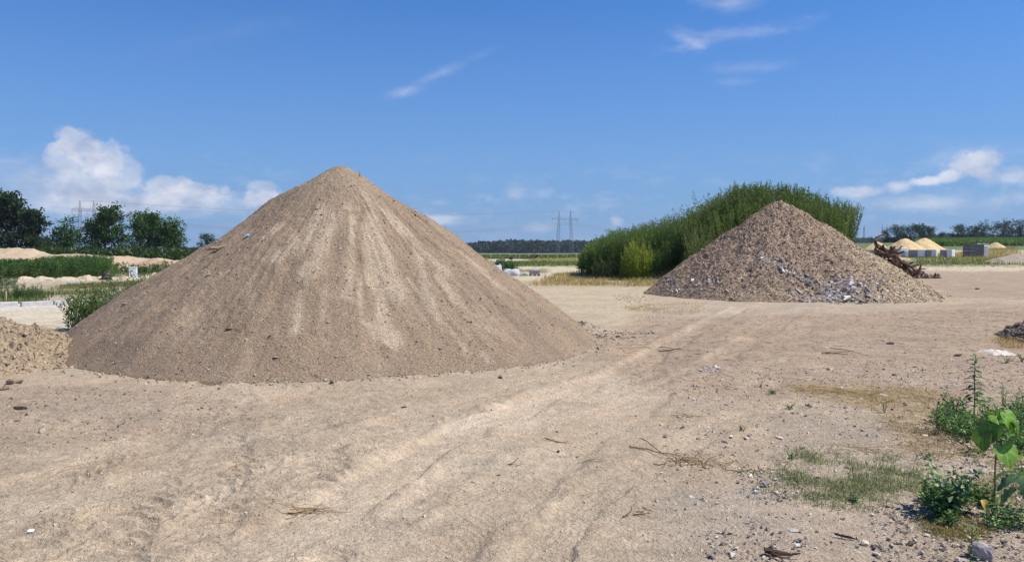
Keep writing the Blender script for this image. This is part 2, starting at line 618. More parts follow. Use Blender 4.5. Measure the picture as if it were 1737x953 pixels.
def tube(pts, rad, n=6):
    P = np.asarray(pts, float); k = len(P)
    rad = np.broadcast_to(np.asarray(rad, float), (k,))
    T = np.gradient(P, axis=0); T /= np.linalg.norm(T, axis=1)[:, None] + 1e-9
    up = np.array((0, 0, 1.0)) if abs(T[0, 2]) < 0.9 else np.array((1.0, 0, 0))
    V = []
    for i in range(k):
        a = np.cross(T[i], up); a /= np.linalg.norm(a) + 1e-9
        b = np.cross(T[i], a); up = -b if False else up
        for j in range(n):
            t = 2 * math.pi * j / n
            V.append(P[i] + rad[i] * (a * math.cos(t) + b * math.sin(t)))
    Fc = []
    for i in range(k - 1):
        for j in range(n):
            Fc.append((i * n + j, i * n + (j + 1) % n, (i + 1) * n + (j + 1) % n, (i + 1) * n + j))
    return np.array(V), np.array(Fc)


def randcurve(p0, d0, L, n, wob, grav=0.0):
    P = [np.array(p0, float)]; d = np.array(d0, float); d /= np.linalg.norm(d)
    for i in range(n):
        d = d + RS.normal(0, wob, 3) + np.array((0, 0, -grav))
        d /= np.linalg.norm(d)
        P.append(P[-1] + d * L / n)
    return np.array(P)


# --- stones: jittered icosahedra, many in one mesh, or one shared mesh for single stones
_t = (1 + 5 ** .5) / 2
ICO = np.array([(-1, _t, 0), (1, _t, 0), (-1, -_t, 0), (1, -_t, 0), (0, -1, _t), (0, 1, _t), (0, -1, -_t), (0, 1, -_t), (_t, 0, -1), (_t, 0, 1), (-_t, 0, -1), (-_t, 0, 1)], float)
ICO /= np.linalg.norm(ICO[0])
ICOF = np.array([(0, 11, 5), (0, 5, 1), (0, 1, 7), (0, 7, 10), (0, 10, 11), (1, 5, 9), (5, 11, 4), (11, 10, 2), (10, 7, 6), (7, 1, 8), (3, 9, 4), (3, 4, 2), (3, 2, 6), (3, 6, 8), (3, 8, 9), (4, 9, 5), (2, 4, 11), (6, 2, 10), (8, 6, 7), (9, 8, 1)])
OCT = np.array([(1, 0, 0), (-1, 0, 0), (0, 1, 0), (0, -1, 0), (0, 0, 1), (0, 0, -1)], float)
OCTF = np.array([(0, 2, 4), (2, 1, 4), (1, 3, 4), (3, 0, 4), (2, 0, 5), (1, 2, 5), (3, 1, 5), (0, 3, 5)])
CUBE, CUBEF4 = box(2, 2, 2, False)
CUBEF = np.concatenate([CUBEF4[:, [0, 1, 2]], CUBEF4[:, [0, 2, 3]]])


def rotm(n, tilt=math.pi):
    a = RS.uniform(0, 2 * math.pi, n); b = RS.uniform(-tilt, tilt, n); c = RS.uniform(0, 2 * math.pi, n)
    ca, sa, cb, sb, cc, sc_ = np.cos(a), np.sin(a), np.cos(b), np.sin(b), np.cos(c), np.sin(c)
    Z = np.zeros(n); O = np.ones(n)
    Ra = np.stack([ca, -sa, Z, sa, ca, Z, Z, Z, O], 1).reshape(n, 3, 3)
    Rb = np.stack([O, Z, Z, Z, cb, -sb, Z, sb, cb], 1).reshape(n, 3, 3)
    Rc = np.stack([cc, -sc_, Z, sc_, cc, Z, Z, Z, O], 1).reshape(n, 3, 3)
    return Ra @ Rb @ Rc


def scatter(P, size, shape='oct', flat=(1, 1, 1), col=(.3, .3, .3), tilt=math.pi, jit=0.3):
    """many small solids; returns V, F, colours"""
    n = len(P)
    B, Fb = {'oct': (OCT, OCTF), 'ico': (ICO, ICOF), 'chip': (CUBE, CUBEF)}[shape]
    m_ = len(B)
    V = B[None] * (1 + RS.uniform(-jit, jit, (n, m_, 3)))
    sc = np.asarray(flat, float) * RS.uniform(0.7, 1.3, (n, 3))
    V = V * sc[:, None, :] * np.broadcast_to(size, (n,))[:, None, None]
    V = np.einsum('nij,nmj->nmi', rotm(n, tilt), V) + np.asarray(P)[:, None, :]
    Fc = (Fb[None] + (np.arange(n) * m_)[:, None, None]).reshape(-1, 3)
    c = np.broadcast_to(np.asarray(col, float), (n, 3))
    return V.reshape(-1, 3), Fc, np.repeat(c, m_, 0)


def leaves(P, D, Ln, Wd, col, curl=0.15):
    """diamond leaves: base P, direction D, folded along the midrib; quads"""
    n = len(P)
    D = D / (np.linalg.norm(D, axis=1)[:, None] + 1e-9)
    R = RS.normal(0, 1, (n, 3)); R[:, 2] += 1.2
    S = np.cross(D, R); S /= np.linalg.norm(S, axis=1)[:, None] + 1e-9
    U = np.cross(S, D)
    Ln = np.broadcast_to(Ln, (n,))[:, None]; Wd = np.broadcast_to(Wd, (n,))[:, None]
    mid = P + D * Ln * 0.42
    V = np.stack([P, mid + S * Wd * .5 + U * Ln * curl, P + D * Ln - U * Ln * curl * .6, mid - S * Wd * .5 + U * Ln * curl], 1)
    Fc = np.arange(n * 4).reshape(n, 4)
    return V.reshape(-1, 3), Fc, np.repeat(np.broadcast_to(col, (n, 3)), 4, 0)


def plumes(B, Ht, nleaf, ll, lw, col, lean=0.12, spread=1.0, start=0.15, up=0.9, stem=0.006, leandir=None, stemcol=None, cvar=0.27, tipc=None):
    """upright leafy stalks: B (n,3) feet, Ht heights. returns an MB"""
    n = len(B)
    Ht = np.broadcast_to(Ht, (n,))
    ld = RS.normal(0, lean, (n, 2)) if leandir is None else leandir + RS.normal(0, lean, (n, 2))
    t = RS.uniform(start, 1.0, (n, nleaf)) ** 0.8
    bend = t ** 1.8
    P = np.stack([B[:, None, 0] + ld[:, None, 0] * Ht[:, None] * bend, B[:, None, 1] + ld[:, None, 1] * Ht[:, None] * bend, B[:, None, 2] + Ht[:, None] * t], -1)
    a = RS.uniform(0, 2 * math.pi, (n, nleaf))
    r = spread * (1.05 - t) ** 0.7
    D = np.stack([np.cos(a), np.sin(a), np.full_like(a, up) * (0.4 + t)], -1)
    P = P + D * (r * RS.uniform(0.0, 1.0, r.shape) * ll)[..., None]
    L_ = ll * (1.25 - 0.75 * t) * RS.uniform(0.6, 1.3, t.shape)
    col = np.broadcast_to(np.asarray(col, float), (n, 3))
    cv = col[:, None, :] * (1 + RS.normal(0, cvar, t.shape))[..., None] * (1 + RS.normal(0, cvar, (n, 1, 1)))
    if tipc is not None:
        w = np.clip((t - 0.6) / 0.4, 0, 1)[..., None] * 0.7
        cv = cv * (1 - w) + np.asarray(tipc) * w
    cv = np.clip(cv, 0.004, 1)
    mb = MB()
    V, Fc, cc = leaves(P.reshape(-1, 3), D.reshape(-1, 3), L_.ravel(), (lw * RS.uniform(.7, 1.2, t.shape)).ravel(), cv.reshape(-1, 3))
    mb.add(V, Fc, cc)
    if stem:
        k = 5
        tt = np.linspace(0, 1, k)
        S = np.stack([B[:, None, 0] + ld[:, None, 0] * Ht[:, None] * tt ** 1.8, B[:, None, 1] + ld[:, None, 1] * Ht[:, None] * tt ** 1.8, B[:, None, 2] + Ht[:, None] * tt], -1)
        rr = stem * (1.1 - tt)[None, :, None]
        ring = [np.array((math.cos(q), math.sin(q), 0)) for q in (0, 2.09, 4.19)]
        VV = np.stack([S + rr * q for q in ring], 2).reshape(n, k * 3, 3)
        fb = []
        for i in range(k - 1):
            for j in range(3):
                fb.append((i * 3 + j, i * 3 + (j + 1) % 3, (i + 1) * 3 + (j + 1) % 3, (i + 1) * 3 + j))
        FF = (np.array(fb)[None] + (np.arange(n) * k * 3)[:, None, None]).reshape(-1, 4)
        sc_ = np.repeat(col * 1.2 if stemcol is None else np.broadcast_to(stemcol, (n, 3)), k * 3, 0)
        mb.add(VV.reshape(-1, 3), FF, sc_)
    return mb


def blades(P, Ht, wd, col, lean=0.5, curve=0.3):
    """grass blades, each two quads long"""
    n = len(P)
    a = RS.uniform(0, 2 * math.pi, n); l = np.abs(RS.normal(0, lean, n))
    Ht = np.broadcast_to(Ht, (n,)) * RS.uniform(0.5, 1.2, n)
    wd = np.broadcast_to(wd, (n,))
    d = np.stack([np.cos(a), np.sin(a), np.zeros(n)], 1)
    s = np.stack([-np.sin(a), np.cos(a), np.zeros(n)], 1)
    up = np.array((0, 0, 1.0))
    m1 = P + (up * (Ht * .55)[:, None]) / (1 + l)[:, None] + d * (l * Ht * .35)[:, None]
    m2 = P + (up * (Ht * (0.95 - curve * l))[:, None]) / (1 + l)[:, None] + d * (l * Ht)[:, None]
    V = np.stack([P - s * wd[:, None] * .5, P + s * wd[:, None] * .5, m1 + s * wd[:, None] * .4, m1 - s * wd[:, None] * .4, m2], 1)
    q = np.array([[0, 1, 2, 3]]); t = np.array([[3, 2, 4]])
    o_ = (np.arange(n) * 5)[:, None]
    return V.reshape(-1, 3), [t + o_, q + o_], np.repeat(np.broadcast_to(col, (n, 3)), 5, 0)


def inpoly(px, py, poly):
    c = np.zeros(px.shape, bool)
    j = len(poly) - 1
    for i in range(len(poly)):
        xi, yi = poly[i]; xj, yj = poly[j]
        if yi != yj:
            k = ((yi > py) != (yj > py)) & (px < (xj - xi) * (py - yi) / (yj - yi) + xi)
            c ^= k
        j = i
    return c


def pts_in(poly_px, n, dens=None):
    """n random ground points in a polygon given in photograph pixels"""
    g = [at(*p) for p in poly_px]
    xs, ys = [p[0] for p in g], [p[1] for p in g]
    out = np.zeros((0, 2))
    while len(out) < n:
        q = np.stack([RS.uniform(min(xs), max(xs), n * 2), RS.uniform(min(ys), max(ys), n * 2)], 1)
        q = q[inpoly(q[:, 0], q[:, 1], g)]
        if dens is not None:
            q = q[RS.uniform(0, 1, len(q)) < dens(q[:, 0], q[:, 1])]
        out = np.concatenate([out, q])
    out = out[:n]
    z = H(out[:, 0], out[:, 1])
    near = out[:, 1] < 40
    if near.any():
        z[near] += ground_detail(out[near, 0], out[near, 1])[0]
    return np.column_stack([out, z])


# ================================================================== GROUND
A_TAN = np.array((.465, .365, .250))
ZONES = [  # polygon in photograph pixels, colour, amount
    ([(-900, 1400), (-900, 640), (300, 690), (520, 730), (400, 800), (150, 850), (-200, 1000)], (.415, .325, .222), .6),
    ([(0, 660), (300, 660), (520, 700), (300, 745), (0, 765)], (.36, .28, .20), .6),
    ([(260, 1100), (380, 953), (560, 810), (760, 710), (960, 648), (1100, 628), (1130, 650), (900, 745), (620, 960), (560, 1100)], (.545, .435, .305), .8),
    ([(1000, 585), (1080, 545), (1120, 522), (2600, 505), (2600, 720), (1400, 665), (1180, 690), (1060, 640)], (.395, .295, .200), .85),
    ([(870, 478), (1100, 486), (1110, 520), (1080, 548), (1005, 548), (930, 512)], (.50, .41, .27), .8),
    ([(1090, 520), (1460, 519), (1620, 513), (1500, 530), (1090, 537)], (.46, .38, .285), .7),
    ([(1250, 640), (1450, 640), (1700, 660), (1700, 640), (1500, 628), (1280, 625)], (.42, .33, .23), .5),
    ([(1040, 1000), (1100, 830), (1560, 850), (2600, 900), (2600, 1300), (1000, 1300)], (.40, .325, .24), .7),
    ([(1300, 700), (1570, 715), (1570, 860), (1300, 850)], (.36, .295, .22), .5),
    ([(1540, 459), (2600, 457), (2600, 505), (1610, 506)], (.365, .275, .19), .85),
    ([(1560, 450), (2600, 449), (2600, 458.5), (1575, 460)], (.54, .45, .30), .95),
    ([(1480, 441), (2600, 440), (2600, 450), (1480, 452)], (.14, .16, .06), .9),
    ([(1440, 424.5), (2600, 422), (2600, 441), (1440, 442)], (.44, .36, .21), .9),
    ([(1440, 300), (2600, 300), (2600, 422), (1440, 424)], (.10, .15, .05), .95),
    # centre
    ([(700, 300), (1440, 300), (1440, 436.5), (700, 437)], (.14, .19, .07), .95),
    ([(800, 438), (990, 437.5), (1100, 462), (860, 462)], (.26, .24, .10), .9),
    ([(815, 438.5), (880, 437.5), (905, 440), (890, 442), (815, 443.5)], (.50, .44, .31), .95),
    ([(900, 438.5), (1000, 437), (1000, 444), (930, 446)], (.42, .36, .17), .8),
    ([(850, 444), (940, 443), (1010, 447), (1010, 451), (870, 451)], (.12, .17, .06), .85),
    ([(868, 452.5), (960, 451), (1000, 453), (990, 462), (900, 478), (835, 485), (850, 470), (925, 464), (935, 459), (870, 456)], (.53, .46, .31), .95),
    ([(880, 458), (930, 456), (925, 461), (880, 463)], (.20, .17, .07), .8),
    ([(880, 482), (960, 464), (1110, 462), (1160, 480), (1100, 487), (930, 486)], (.33, .25, .14), .6),
    ([(1000, 464), (1120, 460), (1170, 475), (1080, 479)], (.15, .15, .06), .7),
    # left
    ([(-900, 300), (330, 300), (330, 437), (-900, 437)], (.12, .15, .06), .9),
    ([(-900, 437), (330, 437), (330, 475), (-900, 472)], (.20, .19, .09), .9),
    ([(-900, 474.5), (60, 474.5), (200, 470), (330, 468), (330, 472), (190, 476), (60, 480), (-900, 482)], (.68, .65, .60), .95),
    ([(-900, 482), (330, 473), (330, 500), (-900, 515)], (.42, .34, .22), .8),
    ([(60, 492), (110, 482), (300, 474), (300, 483), (200, 486), (140, 491)], (.13, .14, .05), .8),
    ([(-900, 482), (40, 481), (30, 486), (-900, 486)], (.10, .13, .05), .8),
    ([(110, 489), (240, 480), (250, 484), (150, 490)], (.27, .17, .08), .6),
    ([(60, 498), (180, 494), (180, 499), (60, 502)], (.15, .16, .06), .8),
    ([(-900, 500), (65, 499), (65, 514), (-900, 518)], (.16, .17, .07), .6),
    ([(-900, 521), (240, 511), (300, 505), (300, 560), (120, 560), (-900, 560)], (.60, .52, .375), .95),
    ([(-900, 519), (60, 515), (240, 506), (240, 512), (110, 522), (-900, 530)], (.70, .67, .62), .6),
]


def build_ground():
    rows = np.concatenate([np.array([0.25, 0.7, 1.2, 1.7, 2.2, 2.6, 2.95]),
                           [at(868, p)[1] for p in np.arange(1085, 600, -1.15)],
                           [at(868, p)[1] for p in np.arange(600, 433, -0.9)],
                           np.geomspace(at(868, 432.5)[1], 1500, 50), [1900, 2600, 4000]])
    ang = np.concatenate([np.linspace(-180, -46, 30), np.linspace(-45.4, -37, 26), np.linspace(-36.8, 36.8, 700), np.linspace(37, 45.4, 26), np.linspace(46, 180, 30)])[:-1]
    a = np.radians(ang)
    R, A = np.meshgrid(rows, a, indexing='ij')
    k = np.clip(1 / np.cos(np.clip(np.abs(A), 0, math.radians(50))), 1, 1.6)   # rings flattened so that rows run straight across the view
    X = R * k * np.sin(A); Y = R * k * np.cos(A)
    x, y = X.ravel(), Y.ravel()
    z = H(x, y)
    m_ = (y > -2) & (y < 42)
    dz = np.zeros_like(z); sm = np.zeros_like(z)
    dz[m_], sm[m_] = ground_detail(x[m_], y[m_])
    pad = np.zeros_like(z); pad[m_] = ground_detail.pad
    z = z + dz
    # colours
    col = np.tile(A_TAN, (len(x), 1))
    front = y > 1.0
    px, py = proj(x, np.maximum(y, 1.0), H(x, y))
    jit = 0.5 + 0.09 * np.maximum(py - HOR, 0)
    jx = px + jit * 2.4 * fbm(x * 0.5 + 4, y * 0.5, 4); jy = py + jit * fbm(x * 0.7 - 3, y * 0.7, 4)
    jx += RS.normal(0, 1, px.shape) * 0.15 * jit; jy += RS.normal(0, 1, px.shape) * 0.10 * jit
    for poly, c, amt in ZONES:
        k = inpoly(jx, jy, poly) & front
        v = np.clip(amt + 0.25 * fbm(x * 0.9, y * 0.9, 3), 0, 1)
        # soften in the near zone with a second ragged lookup
        k2 = inpoly(jx + RS.normal(0, 1, px.shape) * 1.2 * jit, jy + RS.normal(0, 1, px.shape) * 0.6 * jit, poly) & front
        w = (0.5 * k + 0.5 * k2) * v
        col = col * (1 - w[:, None]) + np.array(c) * w[:, None]
    # trodden ruts are paler and finer; litter and damp make darker blotches
    n1 = fbm(x * 0.45, y * 0.6, 4); n2 = fbm(x * 2.2 + 7, y * 3.0, 4); n3 = fbm(x * 0.9 + 31, y * 2.6, 3)
    g = 1 + 0.10 * n1 + 0.12 * n2 - 0.10 * np.clip(n3 - 0.15, 0, 1) * 2
    g *= 1 + .15 * pad  # tread relief shading put into the colour: packed pads paler, gaps darker
    g *= 1 + 0.07 * sm + .08 * fbm(x * 3.3 + 11, y * 9.5, 3) * (1 - sst(14, 30, y)) * (.4 + .6 * sst(.5, -1.5, x)) * (1 - .7 * sm)
    # long paler and browner stripes along the way the lorries drive
    q = np.nonzero((y > 2) & (y < 40) & (np.abs(x) < 30))[0]
    ln = RUTS[0][0]
    bd = np.full(len(q), 1e9); bo = np.zeros(len(q)); ba = np.zeros(len(q)); s0 = 0
    for (ax, ay), (bx, by) in zip(ln[:-1], ln[1:]):
        dx, dy = bx - ax, by - ay; L_ = math.hypot(dx, dy)
        tt = np.clip(((x[q] - ax) * dx + (y[q] - ay) * dy) / L_ ** 2, 0, 1)
        ex, ey = x[q] - ax - tt * dx, y[q] - ay - tt * dy; dd = np.hypot(ex, ey); k = dd < bd
        bd[k] = dd[k]; bo[k] = ((ex * dy - ey * dx) / L_)[k]; ba[k] = (s0 + tt * L_)[k]; s0 += L_
    st_ = fbm(bo * 2.6 + 3, ba * .16, 4) * (1 - sst(1.6, 3.4, bd)) + .5 * fbm(bo * 9 + 3, ba * .4, 2) * (1 - sst(1.2, 2.6, bd))
    g[q] *= 1 + .19 * st_
    col = col * g[:, None] * np.array((.90, .90, .92))
    warm = 0.05 * fbm(x * 0.8 + 50, y * 1.1, 3)
    col = col * np.stack([1 + warm, np.ones_like(warm), 1 - warm], 1)
    nr, na = R.shape
    i = np.arange(nr - 1)[:, None] * na; j = np.arange(na)[None, :]; j2 = (j + 1) % na
    Q = np.stack([i + j, i + na + j, i + na + j2, i + j2], -1).reshape(-1, 4)
    Q = Q[:, ::-1]
    # middle cap
    V = np.column_stack([x, y, z])
    c0 = len(V)
    V = np.vstack([V, [0, 0, float(z[:na].mean())]])
    col = np.vstack([col, A_TAN])
    T = np.stack([np.full(na, c0), (np.arange(na) + 1) % na, np.arange(na)], 1)
    o = mk('ground', V, [T, Q], M['ground'], None, np.clip(col, .01, .9), True)
    o['kind'] = 'structure'
    return o


build_ground()

# ================================================================== PILES
def heap(name, cx, cy, top, Rf, na, nr, mat, colf, relief, rtop=0.25, power=1.0, mid=0.0, skirt=0.1):
    """heap of loose material: Rf(theta) = foot radius; relief(th, t, x, y) adds height; colf gives colours. Origin at the foot centre."""
    th = np.linspace(0, 2 * math.pi, na, endpoint=False)
    t = np.linspace(0, 1, nr) ** 0.85 * 1.06
    T_, TH = np.meshgrid(t, th, indexing='ij')
    R = Rf(TH) * T_
    x = cx + R * np.cos(TH); y = cy + R * np.sin(TH)
    g = H(x.ravel(), y.ravel()).reshape(x.shape)
    gn = g
    s = np.sqrt(T_ ** 2 + (rtop) ** 2) - rtop
    s = s / (math.sqrt(1 + rtop ** 2) - rtop)
    h = top * (1 - s ** power) + mid * np.sin(np.clip(s, 0, 1) * math.pi)
    h = h + relief(TH, T_, x, y) * sst(1.0, 0.85, T_) * (1 if True else 0)
    h = np.where(T_ > 1.0, h - (T_ - 1) * top * skirt * 20, h)
    z = g + h + 0.02
    col = colf(TH.ravel(), T_.ravel(), x.ravel(), y.ravel(), h.ravel())
    base = gz(cx, cy)
    V = np.column_stack([x.ravel() - cx, y.ravel() - cy, z.ravel() - base])
    i = np.arange(nr - 1)[:, None] * na; j = np.arange(na)[None, :]; j2 = (j + 1) % na
    Q = np.stack([i + j, i + na + j, i + na + j2, i + j2], -1).reshape(-1, 4)
    o = mk(name, V, Q, mat, None, np.clip(col, .01, .9), True, (cx, cy, base))
    grid = (x, y, z)
    return o, grid


def heap_points(grid, n, tmin=0.0, tmax=1.0, cond=None):
    x, y, z = grid
    nr, na = x.shape
    u = np.sqrt(RS.uniform(tmin ** 2, tmax ** 2, n)); k = np.clip((u / 1.06) ** (1 / 0.85) * (nr - 1), 0, nr - 1.001).astype(int)
    j = RS.randint(0, na, n)
    P = np.column_stack([x[k, j], y[k, j], z[k, j]])
    P[:, :2] += RS.normal(0, 0.01, (n, 2))
    if cond is not None:
        P = P[cond(P)]
    return P


# ---- large gravel heap
PX, PY = xat(580, 13.9), 13.9
def rf1(th):
    return 4.36 + 0.20 * np.maximum(np.cos(th + .1), 0) ** 3 + .95 * np.exp(-((th - 3.0) / .5) ** 2) + 0.08 * np.sin(3 * th + 1) + 0.05 * np.sin(7 * th) + 0.04 * perlin(th * 9, th * 0 + 3)


def rel1(th, t, x, y):
    a = th * 1.0
    rills = 0.5 - np.abs(perlin(a * 5.5 + 1.2 * perlin(t * 2, a * 2), t * 1.6 + 4))
    fine = perlin(a * 34, t * 2.5 + 9)
    z = (0.08 + 0.10 * np.exp(-((th - 5.75) / .4) ** 2)) * (rills - 0.28) * sst(0.05, 0.5, t) + 0.012 * fine * sst(0.1, 0.4, t) + .12 * perlin(a * 2.2, t * 1.4) * sst(.1, .4, t) + (.007 + .035 * np.exp(-((th - 5.7) / .5) ** 2)) * fbm(a * 17 + .4 * perlin(t * 3, a), t * 1.2, 2) * sst(.12, .35, t)
    z += 0.055 * fbm(x * 1.1 + 4, y * 1.1, 2) + 0.04 * fbm(x * 1.6, y * 1.6, 4) + 0.018 * fbm(x * 9, y * 9, 3)
    # ledge on the left shoulder and a slide scar low on the left
    z += 0.10 * sst(0.12, 0.22, t) * sst(0.34, 0.24, t) * sst(0.9, 0.3, np.abs(th - 2.75))
    z -= 0.05 * np.exp(-((th - 4.05) / 0.05) ** 2) * sst(0.3, 0.6, t)
    z += -.10 * np.exp(-((th - 4.35) / .16) ** 2 - ((t - .75) / .2) ** 2) + .09 * np.exp(-((th - 4.1) / .2) ** 2 - ((t - .88) / .1) ** 2)
    z += 0.07 * np.exp(-((t - 0.93) / 0.05) ** 2) * (0.4 + fbm(a * 14, t, 2))
    return z


STREAKS = [(548, 360, 500, 425, 18, 1), (565, 372, 522, 462, 18, 1), (505, 395, 470, 440, 10, .8), (600, 365, 590, 500, 9, .8), (628, 368, 640, 470, 20, 1), (645, 430, 672, 500, 22, 1),
           (655, 490, 645, 555, 14, .9), (612, 545, 668, 575, 16, 1), (505, 500, 502, 560, 9, .8), (560, 480, 545, 540, 9, .7), (620, 330, 690, 395, 9, .9), (690, 395, 760, 470, 9, .8), (640, 345, 720, 440, 7, .7),
           (740, 470, 860, 580, 8, .6), (690, 470, 790, 600, 7, .7), (700, 420, 735, 520, 10, .8), (735, 500, 830, 620, 7, .6), (480, 375, 462, 392, 6, .9), (450, 400, 440, 420, 5, .8), (780, 430, 900, 530, 6, .5),
           (610, 470, 605, 540, 8, .7), (585, 350, 640, 350, 9, .6), (430, 470, 420, 520, 8, .5), (240, 480, 330, 430, 8, .3), (550, 580, 555, 620, 8, .4)]


def col1(th, t, x, y, h):
    brown = np.array((.305, .224, .152)); pale = np.array((.43, .335, .235)); dark = np.array((.235, .18, .132))
    w = perlin(th * 2, t * 3)
    n = fbm(th * 5.5 + 1.2 * w, t * 2.2 + 2, 5)
    n2 = fbm(th * 15 + 1.5 * w, t * 4.5 + 8, 4)
    n3 = fbm(x * 2.2, y * 2.2 + 3, 5)
    # sandy slides: lines down the slope, read off the photograph on the cone's own surface
    px, py = proj(x, y, h)
    seen = (y < PY + 0.8)
    wx = px + 5 * n3 + 4 * n2 + 6 * fbm(x * .8, y * .8 + 9, 3); wy = py + 14 * fbm(x * 1.1 + 5, y * 1.1, 3)
    nf = fbm(th * 24 + .5 * w, t * 2.0 + 5, 3)
    m_ = np.zeros(len(x))
    for (ax, ay, bx, by, w_, k_) in STREAKS:
        dx, dy = bx - ax, by - ay
        tt = np.clip(((wx - ax) * dx + (wy - ay) * dy) / (dx * dx + dy * dy), 0, 1)
        d_ = np.hypot(wx - ax - tt * dx, wy - ay - tt * dy) / (.8 + .5 * tt)
        m_ = np.maximum(m_, k_ * np.exp(-(d_ / w_) ** 2))
    m_ = m_ * seen
    m_ = np.clip(sst(0.20, 0.95, m_ + 0.30 * n2 + .42 * n3 + .20 * nf) * (m_ > 0.04) * 1.0 + 0.30 * sst(.1, .5, n + .5 * n2 + .25 * nf + .3 * n3), 0, 1)
    c = brown[None] * (1 - m_[:, None]) + pale[None] * m_[:, None]
    d = np.clip(sst(0.12, 0.45, fbm(th * 5 + 20, t * 1.6, 3) + 0.45 * n2 + .3 * n3), 0, 1) * (1 - m_) * 0.55
    c = c * (1 - d[:, None]) + dark[None] * d[:, None]
    top_ = sst(0.30, 0.12, t) * 0.45
    c = c * (1 - top_[:, None]) + np.array((.34, .265, .185)) * top_[:, None]
    c = c * (1 + 0.06 * fbm(x * 5, y * 5, 3))[:, None]
    # left flank is tinted slightly pinker
    lf = sst(-4.2, -6.2, x)[:, None] * 0.5
    return c * (1 - lf) + c * np.array((1.0, .975, .97)) * lf


gp, grid1 = heap('gravel_heap', PX, PY, 3.10, rf1, 900, 300, M['gravel'], col1, rel1, rtop=0.055)
tag(gp, 'largest heap, a tall smooth cone of brown gravel with pale sandy slides down its face', 'gravel heap')
P = heap_points(grid1, 15000, 0.1, 1.0, lambda p: p[:, 1] < PY + 0.6)
P = P[(fbm(P[:, 0] * 1.2, P[:, 1] * 1.2, 2) > -0.25)]
base = np.array(gp.location)
tone = RS.choice(5, len(P), p=[.4, .22, .2, .1, .08])
pal = np.array([(.31, .24, .175), (.42, .34, .25), (.235, .185, .14), (.48, .40, .31), (.33, .22, .15)])
V, Fc, cc = scatter(P - base, RS.gamma(1.7, 0.0036, len(P)) + 0.0035, 'oct', (1, .8, .6), pal[tone] * RS.uniform(.8, 1.2, (len(P), 1)))
o = mk('gravel_grains', V, Fc, M['stone'], gp, cc)
o['kind'] = 'stuff'
# coarse clods that rolled to the foot
n = 650
th = RS.uniform(math.pi * 1.02, math.pi * 2.1, n); rr = rf1(th) * (1.0 + np.abs(RS.normal(0, 0.045, n)) - 0.02)
Pc = np.column_stack([PX + rr * np.cos(th), PY + rr * np.sin(th), np.zeros(n)])
Pc[:, 2] = H(Pc[:, 0], Pc[:, 1]) + ground_detail(Pc[:, 0], Pc[:, 1])[0] + 0.008
V, Fc, cc = scatter(Pc - base, RS.gamma(1.5, 0.006, n) + 0.004, 'ico', (1, .9, .7), pal[RS.choice(3, n)] * RS.uniform(.8, 1.2, (n, 1)))
o = mk('rolled_stones', V, Fc, M['stone'], gp, cc)
o['kind'] = 'stuff'

# ---- rubble heap
QX, QY = xat(1320, 29.0), 29.0
def rf2(th):
    return 5.2 + 0.42 * np.cos(th) + 0.12 * np.sin(2 * th + 1) + 0.14 * np.sin(5 * th) + 0.08 * perlin(th * 11, th * 0 + 8)


def rel2(th, t, x, y):
    z = 0.22 * fbm(x * 0.7, y * 0.7, 3) * sst(0.05, 0.3, t) + 0.09 * fbm(x * 3, y * 3, 4) + 0.05 * fbm(x * 10, y * 10, 2)
    z += 0.12 * (0.3 - np.abs(perlin(th * 5, t * 1.4 + 3))) * sst(0.1, 0.4, t)
    return z


def patch2(x, y):
    """pale stone patches on the face, in heap coordinates seen from the front"""
    px, py = proj(x, y, 1.65 * 0 + 3.44 * np.clip(1 - np.hypot(x - QX, y - QY) / 5.3, 0, 1))
    n = fbm(x * 1.1, y * 1.1, 3)
    w = 40 * n
    a = np.exp(-((((px - 1430 + w) / 60) ** 2 + ((py - 495 + w * .3) / 22) ** 2)))
    b = np.exp(-((((px - 1340 + w) / 65) ** 2 + ((py - 455 - (px - 1340) * .35) / 9) ** 2))) * 0.6
    c = np.exp(-((((px - 1180 + w) / 50) ** 2 + ((py - 478 + w * .2) / 13) ** 2))) * 0.30
    return np.clip(a + b + c + 0.12 * n, 0, 1) * (a + b + c > 0.12)


def col2(th, t, x, y, h):
    c = np.tile(np.array((.30, .22, .155)), (len(x), 1))
    n = fbm(x * 2, y * 2, 4); n2 = fbm(x * 7, y * 7, 3)
    c = c * (1 + 0.22 * n + 0.18 * n2)[:, None]
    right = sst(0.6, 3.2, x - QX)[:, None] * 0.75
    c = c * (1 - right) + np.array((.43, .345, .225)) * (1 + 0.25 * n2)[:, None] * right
    edge = sst(0.75, 1.0, t)[:, None] * 0.4
    c = c * (1 - edge) + np.array((.32, .26, .175)) * edge
    p = patch2(x, y)[:, None] * .35
    return c * (1 - p) + np.array((.34, .30, .27)) * p


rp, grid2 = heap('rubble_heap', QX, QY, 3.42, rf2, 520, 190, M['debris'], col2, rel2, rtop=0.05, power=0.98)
tag(rp, 'smaller pointed heap of brown debris with grey stone shards before the tall weeds', 'rubble heap')
base = np.array(rp.location)
P = heap_points(grid2, 36000, 0.0, 1.0, lambda p: p[:, 1] < QY + 1.2)
ptc = patch2(P[:, 0], P[:, 1])
pal2 = np.array([(.36, .27, .19), (.49, .40, .28), (.23, .17, .125), (.56, .49, .40), (.42, .28, .20), (.43, .33, .22)])
idx = RS.choice(6, len(P), p=[.30, .2, .2, .08, .08, .14])
cc0 = (pal2[idx] * .75 + pal2.mean(0) * .25) * np.array((.90, .86, .84)) * RS.uniform(.78, 1.15, (len(P), 1))
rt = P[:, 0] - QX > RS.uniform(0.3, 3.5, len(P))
cc0[rt] = np.array((.41, .325, .225)) * RS.uniform(.6, 1.25, (rt.sum(), 1))
